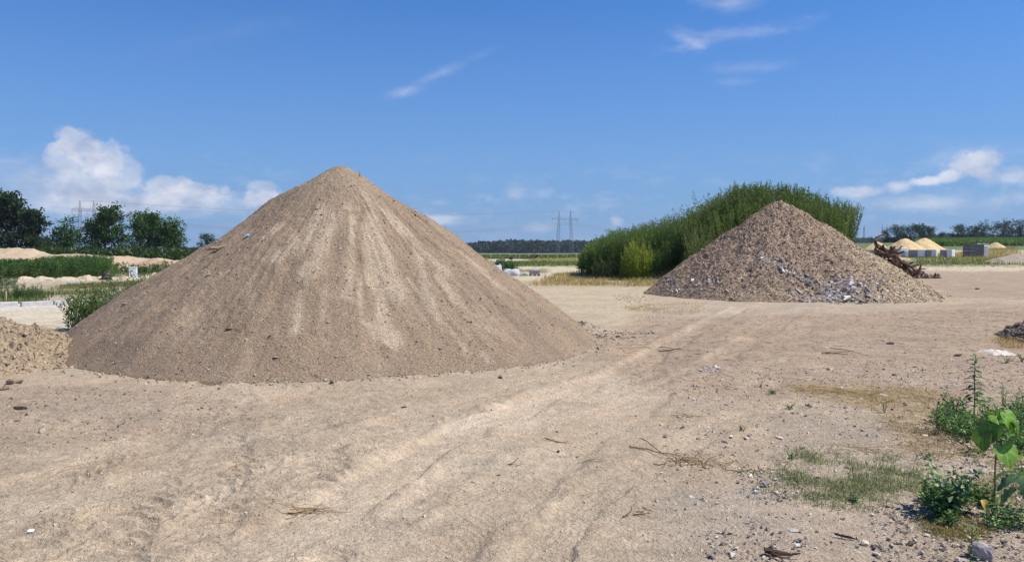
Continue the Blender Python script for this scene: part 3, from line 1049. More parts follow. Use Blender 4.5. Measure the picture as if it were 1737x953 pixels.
V, Fc, cc = scatter(P - base, RS.gamma(1.4, 0.0050, len(P)) + 0.005, 'chip', (1.5, .7, .25), cc0, jit=.35)
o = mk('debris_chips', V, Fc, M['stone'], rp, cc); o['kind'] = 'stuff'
P = heap_points(grid2, 26000, 0.0, 1.03, lambda p: (p[:, 1] < QY) & (RS.uniform(0, 1, len(p)) < patch2(p[:, 0], p[:, 1]) ** 1.1))
idx = RS.choice(4, len(P), p=[.4, .3, .15, .15])
pal3 = np.array([(.52, .49, .45), (.66, .62, .57), (.30, .27, .24), (.42, .30, .23)])
V, Fc, cc = scatter(P - base, RS.gamma(2.0, 0.011, len(P)) + 0.009, 'chip', (1.2, .85, .28), pal3[idx] * RS.uniform(.7, 1.2, (len(P), 1)), jit=.3)
o = mk('stone_shards', V, Fc, M['stone'], rp, cc); o['kind'] = 'stuff'
# splinters and straw sticking out
P = heap_points(grid2, 5000, 0.0, 1.04, lambda p: p[:, 1] < QY + 1)
V, Fc, cc = scatter(P - base, RS.uniform(.03, .10, len(P)), 'oct', (1.6, .07, .06), np.array((.50, .40, .26)) * RS.uniform(.5, 1.2, (len(P), 1)), tilt=.9)
o = mk('straw_and_splinters', V, Fc, M['straw'], rp, cc); o['kind'] = 'stuff'


# ---- lumpy clay bank at the left edge, dark rubble at the right edge
def simple_heap(name, cx, cy, top, rx, ry, mat, c, label, cat, seed=0, na=220, nr=90, rough=0.1, rtop=0.3, fs=1.6, clods=0, clodc=None, group=None, csize=.03, back=False):
    def rf(th):
        r_ = rx * ry / np.sqrt((ry * np.cos(th)) ** 2 + (rx * np.sin(th)) ** 2)
        return r_ * (1 + 0.08 * np.sin(3 * th + seed) + 0.06 * perlin(th * 4 + seed, th * 0 + seed + .5))

    def rel(th, t, x, y):
        return top * rough * (1.8 * fbm(x * fs + seed, y * fs, 4) + 0.7 * fbm(x * fs * 5, y * fs * 5, 3))

    def cf(th, t, x, y, h):
        return np.array(c)[None] * (1 + 0.16 * fbm(x * 1.5 * fs + seed, y * 1.5 * fs, 4) + 0.1 * fbm(x * fs * 8, y * fs * 8, 2))[:, None]
    o_, g_ = heap(name, cx, cy, top, rf, na, nr, mat, cf, rel, rtop=rtop)
    tag(o_, label, cat, group)
    if clods:
        b_ = np.array(o_.location)
        P_ = heap_points(g_, clods, 0.1, 1.05)
        V_, F_, c_ = scatter(P_ - b_, RS.gamma(1.8, csize * .5, len(P_)) + csize * .25, 'ico', (1.1, .9, .6), np.array(clodc or c) * RS.uniform(.6, 1.3, (len(P_), 1)), jit=.28)
        q = mk('clods', V_, F_, M['clay'], o_, c_); q['kind'] = 'stuff'
    return o_, g_


x, y = xat(-58, 11.0), 11.0
simple_heap('clay_bank', x, y, 0.60, 1.42, 2.4, M['clay'], (.34, .26, .175), 'low lumpy bank of dry clay clods at the left foot of the large gravel heap', 'soil bank', 3, 420, 170, 0.15, 0.35, 2.8, 9000, (.35, .265, .18), csize=.0085)
x, y = at(1822, 576)
simple_heap('dark_rubble_heap', x, y, 0.55, 1.3, 1.2, M['debris'], (.20, .155, .12), 'dark heap of broken asphalt lumps at the right edge of the clearing', 'rubble heap', 9, 160, 70, 0.2, 0.3, 1.8, 2200, (.21, .17, .14), csize=.022)

# ================================================================== TALL WEEDS
def feet(n, xr, yr, cond):
    out = np.zeros((0, 2))
    while len(out) < n:
        q = np.stack([RS.uniform(*xr, n * 2), RS.uniform(*yr, n * 2)], 1)
        q = q[cond(q[:, 0], q[:, 1])]
        out = np.concatenate([out, q])
    out = out[:n]
    return np.column_stack([out, H(out[:, 0], out[:, 1])])


def weedcol(B, base=(.05, .105, .026), alt=(.165, .235, .06), sc=1.0):
    n = fbm(B[:, 0] * sc, B[:, 1] * sc + 5, 3)
    w = sst(-.15, .5, n)[:, None]
    return np.array(base) * (1 - w) + np.array(alt) * w


# main mass on the mound
B = feet(1900, (8.2, 18.0), (36.2, 44.5), lambda x, y: ((x - 13.2) / 4.35) ** 2 + ((y - 40.5) / 3.9) ** 2 < 1)
hgt = 2.7 + 0.5 * fbm(B[:, 0] * .9, B[:, 1] * .9, 2) + np.abs(RS.normal(0, .16, len(B)))
edge = sst(-4.6, -2.0, B[:, 0] - 13.2)
ldir = np.column_stack([np.where(B[:, 0] < 10.5, -0.10, np.where(B[:, 0] > 16.5, 0.08, 0.0)), np.full(len(B), -0.04)])
mb = plumes(B, hgt * (0.66 + 0.34 * edge), 86, .15, .034, weedcol(B), lean=.07, spread=1.3, start=.30, up=1.5, stem=.014, leandir=ldir, stemcol=(.17, .19, .08), tipc=(.17, .215, .07))
tag(mb.build('weed_thicket', M['leaf']), 'dense mass of tall dark green weeds on the mound behind the rubble heap', kind='stuff')
# lower mass to the left
def lowmass(x, y):
    px = W0 / 2 + F * x / y
    return (px > 985 + 0 * x) & (px < 1215) & (y > 42.5 + 2.2 * np.clip((1050 - px) / 60, 0, 1)) & (y < 50)


B = feet(1500, (3.8, 12), (42, 51), lowmass)
pxb = W0 / 2 + F * B[:, 0] / B[:, 1]
hgt = np.interp(pxb, [985, 1000, 1040, 1100, 1150, 1215], [1.3, 1.8, 2.45, 2.85, 3.35, 4.3]) * RS.uniform(.82, 1.08, len(B)) - (H(B[:, 0], B[:, 1])) * .5
mb = plumes(B, hgt, 72, .17, .036, weedcol(B, (.055, .115, .03), (.16, .24, .065), .9), lean=.11, spread=1.6, start=.08, up=1.0, stem=.012, stemcol=(.12, .15, .06), tipc=(.15, .21, .07))
tag(mb.build('weed_thicket', M['leaf']), 'lower mass of bushy green weeds running left from the mound to the pale track', kind='stuff')
# yellow-green clump in front
def clump(name, px, Y, wx, wy, n, ht, nl, ll, lw, base_c, label, cat='weeds', tip=None, lean=.12, stem=.006, group=None, spread=1.2, start=.1, up=1.0, mat='leaf', kind=None, foot=None):
    cx = xat(px, Y)
    a = RS.uniform(0, 2 * math.pi, n); r = np.sqrt(RS.uniform(0, 1, n))
    B_ = np.column_stack([cx + wx * r * np.cos(a), Y + wy * r * np.sin(a)])
    z_ = H(B_[:, 0], B_[:, 1])
    c0 = gz(cx, Y) if foot is None else foot
    B_ = np.column_stack([B_[:, 0] - cx, B_[:, 1] - Y, z_ - c0])
    hh = ht * (1.05 - .45 * r ** 2) * RS.uniform(.7, 1.15, n)
    mb_ = plumes(B_, hh, nl, ll, lw, base_c, lean=lean, spread=spread, start=start, up=up, stem=stem, tipc=tip)
    o_ = mb_.build(name, M[mat], loc=(cx, Y, c0))
    return tag(o_, label, cat if kind is None else None, group, kind)


clump('weed_clump', 1082, 41.8, .9, .6, 130, 2.05, 50, .16, .026, (.20, .26, .04), 'yellow-green clump of upright weeds standing before the dark green thicket', tip=(.36, .36, .07), stem=.012, lean=.05, spread=.7, up=1.6, start=.05)
clump('weed_clump', 1028, 43.2, .7, .5, 60, 1.2, 42, .14, .026, (.09, .12, .05), 'grey-green feathery weed clump at the left foot of the thicket', tip=(.15, .16, .08), stem=.008)
clump('weed_clump', 1130, 41.0, .8, .5, 70, 1.6, 46, .15, .03, (.07, .125, .035), 'mid green weed clump just left of the rubble heap foot', tip=(.12, .17, .05), stem=.01)
clump('weed_clump', 1220, 37.0, 1.6, .7, 110, 2.3, 50, .17, .03, (.09, .15, .035), 'lighter green leafy weeds rising behind the left slope of the rubble heap', tip=(.15, .19, .05), stem=.012, lean=.1)
# bare leaning stalks at the thicket's left face
B = feet(150, (8.6, 10.6), (36.0, 38.8), lambda x, y: (x < 10.6))
mb = plumes(B, RS.uniform(1.6, 2.9, len(B)), 16, .16, .03, (.11, .15, .04), lean=.05, start=.6, up=1.4, stem=.013, leandir=np.tile([-.14, -.05], (len(B), 1)), stemcol=(.22, .23, .10))
tag(mb.build('weed_stalks', M['leaf']), 'bare leaning stalks along the open left face of the thicket', kind='stuff')

# ---- dry grass strip and mixed grasses
def grass(name, poly, n, ht, wd, c0, c1, label, lean=.5, mat='straw', dens=None):
    P_ = pts_in(poly, n, dens)
    w = RS.uniform(0, 1, (n, 1)) ** 1.3
    cl = (np.array(c0) * (1 - w) + np.array(c1) * w) * RS.uniform(.75, 1.2, (n, 1))
    P_[:, :2] += RS.normal(0, 1, (n, 2)) * (.03 * P_[:, 1:2] ** .8 * .3)
    V_, F_, c_ = blades(P_, ht, wd, cl, lean)
    o_ = mk(name, V_, F_, M[mat], None, c_)
    return tag(o_, label, kind='stuff')


patchy = lambda s, k: (lambda x, y: np.clip(0.5 + k * fbm(x * s + 3, y * s, 3), 0, 1))
grass('dry_grass', [(895, 484), (950, 466), (1000, 463), (1110, 464), (1160, 476), (1100, 486), (960, 487)], 9000, .26, .02, (.50, .38, .19), (.34, .27, .11), 'straw-coloured dry grass strip before the thicket', dens=patchy(.5, 1.6))
grass('green_grass', [(1000, 472), (1060, 466), (1135, 464), (1170, 476), (1090, 480)], 3000, .25, .025, (.13, .16, .05), (.24, .22, .08), 'green grass fringe at the foot of the thicket', mat='leaf')
grass('dry_grass', [(1570, 441), (1720, 435), (1740, 446), (1600, 447)], 4500, .7, .06, (.48, .36, .18), (.30, .26, .1), 'tall dry grass by the pale road at right')
grass('green_grass', [(1545, 442), (1760, 443), (1760, 451), (1560, 452)], 4500, .45, .06, (.11, .16, .05), (.28, .26, .1), 'green verge along the pale road at right', mat='leaf')
grass('dry_grass', [(900, 439), (985, 437), (985, 445), (905, 444)], 2500, .5, .1, (.50, .42, .2), (.36, .33, .14), 'yellow dry grass in the middle distance')
grass('green_grass', [(846, 444), (980, 443), (1010, 451), (870, 452)], 3000, .3, .08, (.12, .17, .05), (.2, .2, .08), 'green grass between the pale tracks', mat='leaf')
grass('green_grass', [(90, 491), (120, 483), (290, 475), (290, 483), (150, 490)], 3000, .16, .03, (.12, .15, .05), (.30, .22, .1), 'low green and rusty growth on the bank beyond the kerb', mat='leaf')
grass('green_grass', [(-60, 500), (70, 498), (180, 494.5), (180, 498), (78, 502), (70, 515), (-60, 519)], 2600, .28, .02, (.10, .15, .045), (.2, .22, .08), 'green grass behind the near kerb', mat='leaf')


# ================================================================== TREES
def tree(px, Y, h, w, label, seed, kind='round', crown_c=(.055, .105, .028), foot_z=None, group=None, nleaf=2600, low=0.12, cat='tree', fat=1.0):
    rs = np.random.RandomState(seed)
    x = xat(px, Y); z0 = gz(x, Y) if foot_z is None else foot_z
    t = empty('tree', (x, Y, z0 - .1))
    tag(t, label, cat, group)
    # trunk and limbs
    mb = MB()
    tr = .03 * h
    bend = rs.normal(0, .03 * h, 2)
    ts = np.linspace(0, 1, 7)
    TP = np.column_stack([bend[0] * ts ** 2, bend[1] * ts ** 2, ts * h * .82])
    V, Fc = tube(TP, tr * (1.15 - ts), 7)
    mb.add(V, Fc, (.10, .075, .055))
    lobes = []
    nl = 19 if kind != 'pine' else 24
    for i in range(nl):
        k = rs.uniform(low + .12, .92) if i > 2 else (.9, .75, .6)[i]
        a = i * 2.4 + rs.uniform(-.5, .5)
        if kind == 'pine':
            rad = w * .5 * (1.08 - k) ** .7
        elif kind == 'layer':
            rad = w * .5 * (0.55 + .45 * math.sin(k * 3.1)) * rs.uniform(.6, 1.1)
        else:
            rad = w * .5 * math.sqrt(max(.05, 1 - ((k - .55) / .52) ** 2)) * rs.uniform(.55, 1.0)
        r_ = rad * (.68 if i > 2 else .3)
        c = np.array((math.cos(a) * r_, math.sin(a) * r_, k * h))
        s = fat * (.19 + .07 * rs.rand()) * min(h, w * 1.25) * (.95 if kind != 'pine' else .8)
        lobes.append((c, s))
        j = TP[min(6, int(k * .62 / .82 * 6))]
        mid = (j + c) / 2 + np.array((0, 0, -.03 * h))
        V, Fc = tube([j, mid, c], [tr * .45, tr * .3, tr * .1], 5)
        mb.add(V, Fc, (.09, .07, .05))
    mb.build('trunk', M['wood'], t)
    # crown: leaf sprays on and in the lobes
    per = nleaf // nl
    Ps, Ds, Cs = [], [], []
    for c, s in lobes:
        # a lobe is made of twigs, so its outline is ragged
        nt_ = 16
        d = rs.normal(0, 1, (nt_, 3)); d /= np.linalg.norm(d, axis=1)[:, None]; d[:, 2] = d[:, 2] * .7 + .15
        rr_ = rs.uniform(.55, 1.25, nt_)
        k = rs.randint(0, nt_, per); u = rs.uniform(.15, 1, per) ** .6
        p = c + d[k] * (rr_[k] * u * s)[:, None] + rs.normal(0, .13 * s, (per, 3))
        Ps.append(p); Ds.append(d[k] + rs.normal(0, .5, (per, 3)) + np.array((0, 0, .1)))
        Cs.append(np.tile(np.array(crown_c) * rs.uniform(.7, 1.35), (per, 1)) * rs.uniform(.7, 1.3, (per, 1)))
    P_ = np.concatenate(Ps); D_ = np.concatenate(Ds); C_ = np.concatenate(Cs)
    V, Fc, cc = leaves(P_, D_, .052 * h * rs.uniform(.6, 1.2, len(P_)), .036 * h * rs.uniform(.6, 1.2, len(P_)), C_)
    mk('crown', V, Fc, M['farleaf'], t, cc)
    return t


def tree_px(px, ytop, ybase, wpx, Y, *a, **k):
    """tree whose top and width are read off the photograph at distance Y"""
    x = xat(px, Y); z0 = gz(x, Y)
    ztop = EYE + (HOR - ytop) / F * Y
    return tree(px, Y, ztop - z0, wpx / F * Y, *a, **k)


def band(name, px0, px1, Y0, Y1, n, ht, sz, c0, c1, label):
    Y = RS.uniform(Y0, Y1, n); px = RS.uniform(px0, px1, n)
    x = xat(px, Y)
    P_ = np.column_stack([x, Y, H(x, Y)])
    k = 6
    P2 = np.repeat(P_, k, 0); P2[:, 2] += RS.uniform(0, ht, len(P2)); P2[:, :2] += RS.normal(0, sz * .6, (len(P2), 2))
    D_ = RS.normal(0, 1, (len(P2), 3)); D_[:, 2] = np.abs(D_[:, 2]) + .5
    w = RS.uniform(0, 1, (len(P2), 1))
    V, Fc, q = leaves(P2, D_, sz, sz * .5, (np.array(c0) * (1 - w) + np.array(c1) * w))
    return tag(mk(name, V, Fc, M['leaf'], None, q), label, kind='stuff')


tree_px(14, 330, 440, 92, 150, 'broad dark pine, leftmost of the trees at the left edge', 1, 'pine', (.040, .070, .030), nleaf=7500, low=.0, fat=1.12)
tree_px(56, 355, 440, 58, 146, 'dark feathery pine just right of the tallest pine at the left edge', 2, 'pine', (.038, .066, .028), nleaf=5500, low=.0, fat=1.12)
tree_px(111, 372, 440, 48, 150, 'slim green tree standing left of the left pylon', 3, 'layer', (.05, .10, .024), nleaf=4000, low=.0)
tree_px(178, 356, 440, 72, 148, 'tall green tree with layered crown right of the left pylon', 4, 'layer', (.05, .10, .024), nleaf=6000, low=.12, fat=1.12)
tree_px(238, 378, 440, 50, 158, 'smaller green tree between the layered tree and the paired round crowns', 5, 'layer', (.035, .075, .02), nleaf=2600, low=.0)
tree_px(252, 366, 440, 58, 150, 'bright green round tree, left half of a touching pair', 6, 'round', (.055, .115, .026), nleaf=6000, low=.0, fat=1.12)
tree_px(289, 372, 440, 54, 150, 'bright green round tree nearest the gravel heap among the left trees', 7, 'round', (.055, .112, .026), nleaf=5500, low=.0, fat=1.12)
tree_px(352, 397, 440, 42, 160, 'small round tree peeping over the left slope of the gravel heap', 8, 'round', (.030, .065, .026), nleaf=2200, low=.0)
for px, yt, w_, lb in ((86, 408, 60, 'low bush between the pines and the slim tree'), (150, 412, 60, 'low bush beneath the left pylon'), (215, 405, 60, 'low dark bush right of the layered tree'),
                       (120, 418, 70, 'spreading bush at the foot of the slim tree'), (318, 425, 40, 'low bush at the right end of the sand bank')):
    tree_px(px, yt, 440, w_, 143, lb, px, 'round', (.045, .08, .025), nleaf=2000, low=-.1, cat='bush')

band('understory', -120, 335, 105, 140, 1500, 1.5, .8, (.03, .06, .02), (.06, .10, .03), 'dark undergrowth beneath the left trees behind the sand bank')
# right-hand tree line on the rise
RT = [(1521, 385, 20, 'layer', 'pale-topped slim tree at the left end of the right tree line'), (1543, 383, 34, 'layer', 'spreading dark tree behind the left yellow sand heap'),
      (1562, 383, 20, 'layer', 'airy upright tree behind the right yellow sand heap'), (1577, 387, 14, 'round', 'small dense tree right of the airy upright tree'),
      (1503, 391, 12, 'round', 'little dark tree in front of the far right pylon'), (1596, 396, 22, 'round', 'low rounded tree left of the row of five'),
      (1625, 384, 25, 'round', 'first round dark tree of the row, left end'), (1647, 387, 22, 'round', 'smaller second tree of the row of round dark trees'),
      (1668, 380, 32, 'round', 'tall third tree in the middle of the row above the stacked blocks'), (1702, 378, 34, 'round', 'large dense fourth tree of the row at the right'),
      (1731, 377, 24, 'round', 'dense tree of the row at the right edge of the photo'), (1758, 380, 30, 'round', 'tree just beyond the right edge of the row')]
for i, (px, yt, w_, kd, lb) in enumerate(RT[:-1]):
    tree_px(px, yt - 2, 405, w_ * 1.3, 300, lb, 40 + i, kd, (.034, .066, .032), nleaf=3400, low=-.1, fat=1.3)
tree_px(1478, 401, 420, 10, 290, 'small pointed shrub under the pylons at the far right', 71, 'round', (.03, .055, .025), nleaf=500, low=0, cat='bush')

# ---- far wood: one mass of crowns
def wood(name, pxs, Yr, hpx, n, c, label, seedk=0, cs=1.0):
    px = RS.uniform(pxs[0], pxs[1], n); Y = RS.uniform(Yr[0], Yr[1], n)
    x = xat(px, Y); z = H(x, Y)
    top = np.interp(px, [p for p, _ in hpx], [q for _, q in hpx])
    h = (EYE + (HOR - top) / F * Y - z) * RS.uniform(.86, 1.03, n)
    m_ = 34
    d = RS.normal(0, 1, (n, m_, 3)); d /= np.linalg.norm(d, axis=2)[..., None]
    r = h * .42 * cs
    P_ = np.stack([x, Y, z + h * .6], 1)[:, None, :] + d * (r[:, None, None] * np.array((.85, .85, 1.0))) * RS.uniform(.6, 1.08, (n, m_, 1))
    low = np.stack([x, Y, z + h * .1], 1)[:, None, :] + d[:, :10] * (r[:, None, None] * np.array((.9, .9, .9)))
    P_ = np.concatenate([P_, low], 1); d = np.concatenate([d, d[:, :10]], 1)
    L_ = np.repeat(r * .75, m_ + 10)
    cc_ = np.array(c) * RS.uniform(.6, 1.4, (n, 1, 1)) * RS.uniform(.75, 1.25, (n, m_ + 10, 1))
    dd = d + RS.normal(0, .6, d.shape)
    V, Fc, q = leaves(P_.reshape(-1, 3), dd.reshape(-1, 3), L_, L_ * .8, cc_.reshape(-1, 3))
    return tag(mk(name, V, Fc, M['farleaf'], None, q), label, kind='stuff')


wood('far_wood', (740, 1230), (900, 1010), [(740, 417), (780, 415.5), (830, 412), (870, 411), (1100, 411), (1180, 410), (1230, 411)], 650, (.030, .052, .026), 'distant dark wood along the horizon in the centre')
wood('far_wood', (1450, 1760), (1000, 1080), [(1450, 405), (1580, 404), (1600, 398), (1660, 400), (1760, 403)], 300, (.030, .050, .03), 'distant bluish wood behind the right tree line')
wood('far_wood', (-80, 420), (500, 560), [(-80, 420), (420, 421)], 420, (.035, .06, .028), 'distant wood behind the left trees')


# ---- crops
def crop(name, poly, n, ht, sz, c0, c1, label):
    P_ = pts_in(poly, n)
    k = 5
    P2 = np.repeat(P_, k, 0); P2[:, 2] += RS.uniform(0, ht, len(P2)) * RS.uniform(.7, 1, len(P2)); P2[:, :2] += RS.normal(0, sz * .6, (len(P2), 2))
    D_ = RS.normal(0, 1, (len(P2), 3)); D_[:, 2] = np.abs(D_[:, 2]) + .5
    w = RS.uniform(0, 1, (len(P2), 1))
    V, Fc, q = leaves(P2, D_, sz, sz * .5, (np.array(c0) * (1 - w) + np.array(c1) * w))
    return tag(mk(name, V, Fc, M['leaf'], None, q), label, kind='stuff')


band('crop_rows', 1555, 1790, 210, 290, 9000, 1.3, .7, (.10, .17, .04), (.17, .23, .07), 'tall green field crop below the right tree line')
band('crop_rows', 800, 1010, 175, 330, 8000, .7, .6, (.10, .16, .05), (.17, .22, .08), 'green field crop beyond the white fence')

# left thicket of shrubs, in front of the sand bank
B = feet(900, (-34, -19), (44.5, 52), lambda x, y: (W0 / 2 + F * x / y > -60) & (W0 / 2 + F * x / y < 200 - 6 * np.abs(y - 47)))
pxb = W0 / 2 + F * B[:, 0] / B[:, 1]
hgt = np.interp(pxb, [-60, 60, 90, 170, 195, 205], [.95, 1.0, 1.15, 1.25, 1.0, .6]) * RS.uniform(.75, 1.1, len(B))
mb = plumes(B, hgt, 60, .13, .05, weedcol(B, (.06, .12, .035), (.11, .18, .055)), lean=.2, spread=2.2, start=.03, up=.7, stem=.01)
tag(mb.build('shrub_thicket', M['leaf']), 'dense rounded mass of green shrubs in front of the sand bank at left', kind='stuff')
for px, Y, wx, n_, ht, lb in ((212, 49, 1.3, 60, .75, 'low green weeds left of the white box'), (248, 50, 1.2, 60, .7, 'low green weeds right of the white box'),
                              (284, 53, 1.3, 50, .9, 'weeds at the right end of the sand bank by the gravel heap'), (40, 45.5, 1.6, 50, .55, 'dry brownish weeds at the front of the shrub mass')):
    clump('weed_clump', px, Y, wx, .6, n_, ht, 34, .13, .045, (.075, .12, .04) if px > 100 else (.2, .18, .09), lb, lean=.25)

# sand bank behind the shrubs: one long ridge
def bank():
    n, m_ = 260, 40
    px = np.linspace(-200, 345, n); Y0 = 66.0
    top = np.interp(px, [-200, -40, 0, 30, 55, 75, 100, 120, 150, 180, 200, 215, 235, 255, 270, 290, 310, 330, 345],
                    [424, 424, 421, 420.5, 423, 430, 432, 430, 431, 433, 436, 433, 436, 439, 437, 441, 440, 447, 452])
    px_, v = np.meshgrid(px, np.linspace(-1, 1, m_), indexing='ij')
    h0 = (EYE + (HOR - top) / F * Y0)[:, None] * np.ones((1, m_))
    Y = Y0 + v * 5.5 + 1.0 * perlin(px_ * .02, v)
    x = xat(px_, Y0) + 0 * v
    prof = np.clip(1 - np.abs(v) ** 1.7, 0, 1)
    z = H(x, Y) - .05 + np.maximum(h0, .1) * prof * (1 + .10 * fbm(x * .8, Y * .8, 3)) + .12 * fbm(x * .9, Y * .9, 3) * prof
    col = np.array((.46, .355, .235)) * (1 + .12 * fbm(x.ravel(), Y.ravel(), 3))[:, None]
    rust = (sst(.2, .5, fbm(x.ravel() * .25 + 7, Y.ravel() * .3, 2)) * .45)[:, None]
    col = col * (1 - rust) + np.array((.33, .2, .12)) * rust
    c = np.array((xat(100, Y0), Y0, 0.0))
    V = np.column_stack([x.ravel(), Y.ravel(), z.ravel()]) - c
    i = np.arange(n - 1)[:, None] * m_; j = np.arange(m_ - 1)[None, :]
    Q = np.stack([i + j, i + m_ + j, i + m_ + j + 1, i + j + 1], -1).reshape(-1, 4)
    o_ = mk('sand_bank', V, Q, M['clay'], None, col, True, c)
    tag(o_, 'long pale bank of dug sand behind the green shrubs at left', 'sand bank')


bank()
# little yellow sand heaps along the white strip
for px, w_, h_, lb in ((42, 26, .24, 'small yellow sand heap nearest the left edge, by the white strip'), (72, 30, .22, 'second small yellow sand heap from the left on the white strip'),
                       (113, 26, .30, 'small yellow sand heap, third from the left on the white strip'), (146, 30, .33, 'small pale sand heap left of the black bucket'),
                       (172, 20, .28, 'small sand heap touching the black bucket'), (212, 22, .28, 'small sand heap just left of the white box'), (263, 34, .42, 'small bright yellow sand heap right of the white box')):
    Y = 43.6
    simple_heap('sand_heap', xat(px, Y), Y, h_ * RS.uniform(.35, .75), w_ / F * Y * RS.uniform(.55, 1.0), .4, M['sand'], (.52, .42, .26), lb, 'sand heap', px, 60, 20, .35, .4, 2.5, group='small sand heaps along the white strip')
# yellow sand heaps on the right
def big_sand(px, Y, ytop, wpx, seed, lb):
    x = xat(px, Y)
    simple_heap('sand_heap', x, Y, EYE + (HOR - ytop) / F * Y - gz(x, Y), wpx / F * Y * .5, wpx / F * Y * .45, M['sand'], (.60, .45, .235), lb, 'sand heap', seed, 110, 50, .05, .18, .5, group='yellow sand heaps behind the block pallets')


big_sand(1535, 140, 405, 84, 1, 'left yellow sand heap of the two behind the block pallets')
big_sand(1566, 146, 404, 82, 2, 'right yellow sand heap of the two behind the block pallets')
big_sand(1488, 160, 410, 50, 5, 'low pale yellow sand heap behind the tree stump roots')
big_sand(1690, 190, 411, 34, 6, 'small far yellow sand heap beyond the stacked grey blocks')
x = xat(1722, 85)
simple_heap('gravel_heap', x, 85, .95, 3.6, 2.2, M['clay'], (.36, .30, .23), 'low grey gravel heap beside the pale road at the right edge', 'gravel heap', 8, 90, 30, .1, .3, .8)


# ================================================================== PYLONS
def lattice(mb, p0, p1, w0, w1, n, r, col):
    p0, p1 = np.array(p0, float), np.array(p1, float)
    d = (p1 - p0) / np.linalg.norm(p1 - p0)
    a = np.cross(d, (0, 1, 0)) if abs(d[1]) < .9 else np.cross(d, (1, 0, 0))
    a /= np.linalg.norm(a); b = np.cross(d, a)
    cs = [(1, 1), (-1, 1), (-1, -1), (1, -1)]
    L = []
    for i in range(n + 1):
        t = i / n; w = (w0 * (1 - t) + w1 * t) / 2; c = p0 + (p1 - p0) * t
        L.append([c + a * w * s + b * w * q for s, q in cs])
    for k in range(4):
        V, Fc = tube([L[0][k], L[n][k]], r, 4); mb.add(V, Fc, col)
    for i in range(n):
        for k in range(4):
            V, Fc = tube([L[i][k], L[i + 1][(k + 1) % 4]], r * .6, 3); mb.add(V, Fc, col)


def pylon(px, Y, ytop, label, rz, col=(.16, .15, .15), sx=1.0):
    x = xat(px, Y); z0 = float(H(np.array([x]), np.array([float(Y)]))[0])
    h = EYE + (HOR - ytop) / F * Y - z0
    t = empty('pylon', (x, Y, z0 - .3), rz)
    tag(t, label, 'pylon', 'power pylons')
    half = .155 * h * sx; arm = .82 * h; r = .0025 * h
    for s in (-1, 1):
        mb = MB(); lattice(mb, (s * half * 1.15, 0, 0), (s * half * .92, 0, arm), .075 * h, .035 * h, 9, r, col)
        mb.build('mast', M['steel'], t)
        mb = MB(); lattice(mb, (s * half * .92, 0, arm + .02), (s * half * .92, 0, h), .035 * h, .006 * h, 4, r * .7, col)
        mb.build('peak', M['steel'], t)
    mb = MB(); lattice(mb, (-half * 2.05, 0, arm), (half * 2.05, 0, arm), .03 * h, .03 * h, 14, r * .8, col)
    for s in (-1, 1):
        V, Fc = tube([(s * half * .92, 0, arm + .055 * h), (s * half * 2.05, 0, arm + .01 * h)], r * .7, 4); mb.add(V, Fc, col)
        V, Fc = tube([(s * half * .92, 0, arm + .055 * h), (0, 0, arm + .01 * h)], r * .7, 4); mb.add(V, Fc, col)
    mb.build('crossarm', M['steel'], t)
    for s in (-2.0, 0, 2.0):
        V, Fc = tube([(s * half, 0, arm - .012 * h), (s * half, 0, arm - .10 * h)], r * .8, 5)
        mk('insulator', V, Fc, M['steel'], t, (.10, .10, .11))
    ends = [Matrix.Rotation(rz, 3, 'Z') @ Vector((s * half, 0, arm - .10 * h)) + Vector((x, Y, z0)) for s in (-2.0, 0, 2.0)]
    tops = [Matrix.Rotation(rz, 3, 'Z') @ Vector((s * half * .92, 0, h)) + Vector((x, Y, z0)) for s in (-1, 1)]
    return ends + tops


E1 = pylon(149, 510, 340, 'left power pylon with two reddish masts behind the left trees', .25, (.19, .13, .12), .85)
E2 = pylon(958, 690, 358, 'middle power pylon standing before the distant wood in the centre', .30)
E3 = pylon(1500, 1000, 380, 'right-hand pylon with straight crossarm behind the little dark tree', .12, (.17, .16, .17), .8)
E4 = pylon(1465, 1080, 381, 'pylon at the far right, just right of the thicket', 1.25, (.19, .14, .14), .8)


NM = ['lowest left', 'lowest middle', 'lowest right', 'upper left', 'upper right']


def cables(A, B_, lab, sag, r=.09):
    for i, (a, b) in enumerate(zip(A, B_)):
        t = np.linspace(0, 1, 41)[:, None]
        P_ = np.array(a)[None] * (1 - t) + np.array(b)[None] * t
        P_[:, 2] -= (4 * sag * (.55 if i > 2 else 1) * t * (1 - t))[:, 0]
        V, Fc = tube(P_ - np.array(a), r * (.6 if i > 2 else 1), 3)
        o_ = mk('power_cable', V, Fc, M['steel'], None, (.22, .22, .24), False, a)
        tag(o_, NM[i] + ' ' + lab, 'cable', 'power cables between the pylons')


cables(E1, E2, 'thin power cable sagging from the left pylon to the middle pylon', 11)
cables(E2, E3, 'thin power cable sagging from the middle pylon to the right-hand pylon', 15)

# ================================================================== SITE THINGS, MIDDLE DISTANCE
def fence():
    Y = 168.0
    x0, x1 = xat(800, Y), xat(1010, Y)
    t = empty('fence', (x0, Y, gz(x0, Y)))
    tag(t, 'thin white post and rail fence crossing the centre before the green field', 'fence')
    n = 14
    xs = np.linspace(x0, x1, n)
    zs = [gz(q, Y) - gz(x0, Y) for q in xs]
    pv, pf = box(.13, .13, 1.35)
    first = None
    for q, z in zip(xs, zs):
        if first is None:
            first = mk('post', pv, pf, M['block'], t, (.62, .58, .5), loc=(q - x0, 0, z - .05))
        else:
            c = first.copy(); C.objects.link(c); c.location = (q - x0, 0, z - .05)
    for hh in (1.25,):
        V, Fc = tube([(q - x0, -.1, z + hh) for q, z in zip(xs, zs)], .022, 4)
        mk('rail', V, Fc, M['block'], t, (.62, .6, .55))


fence()
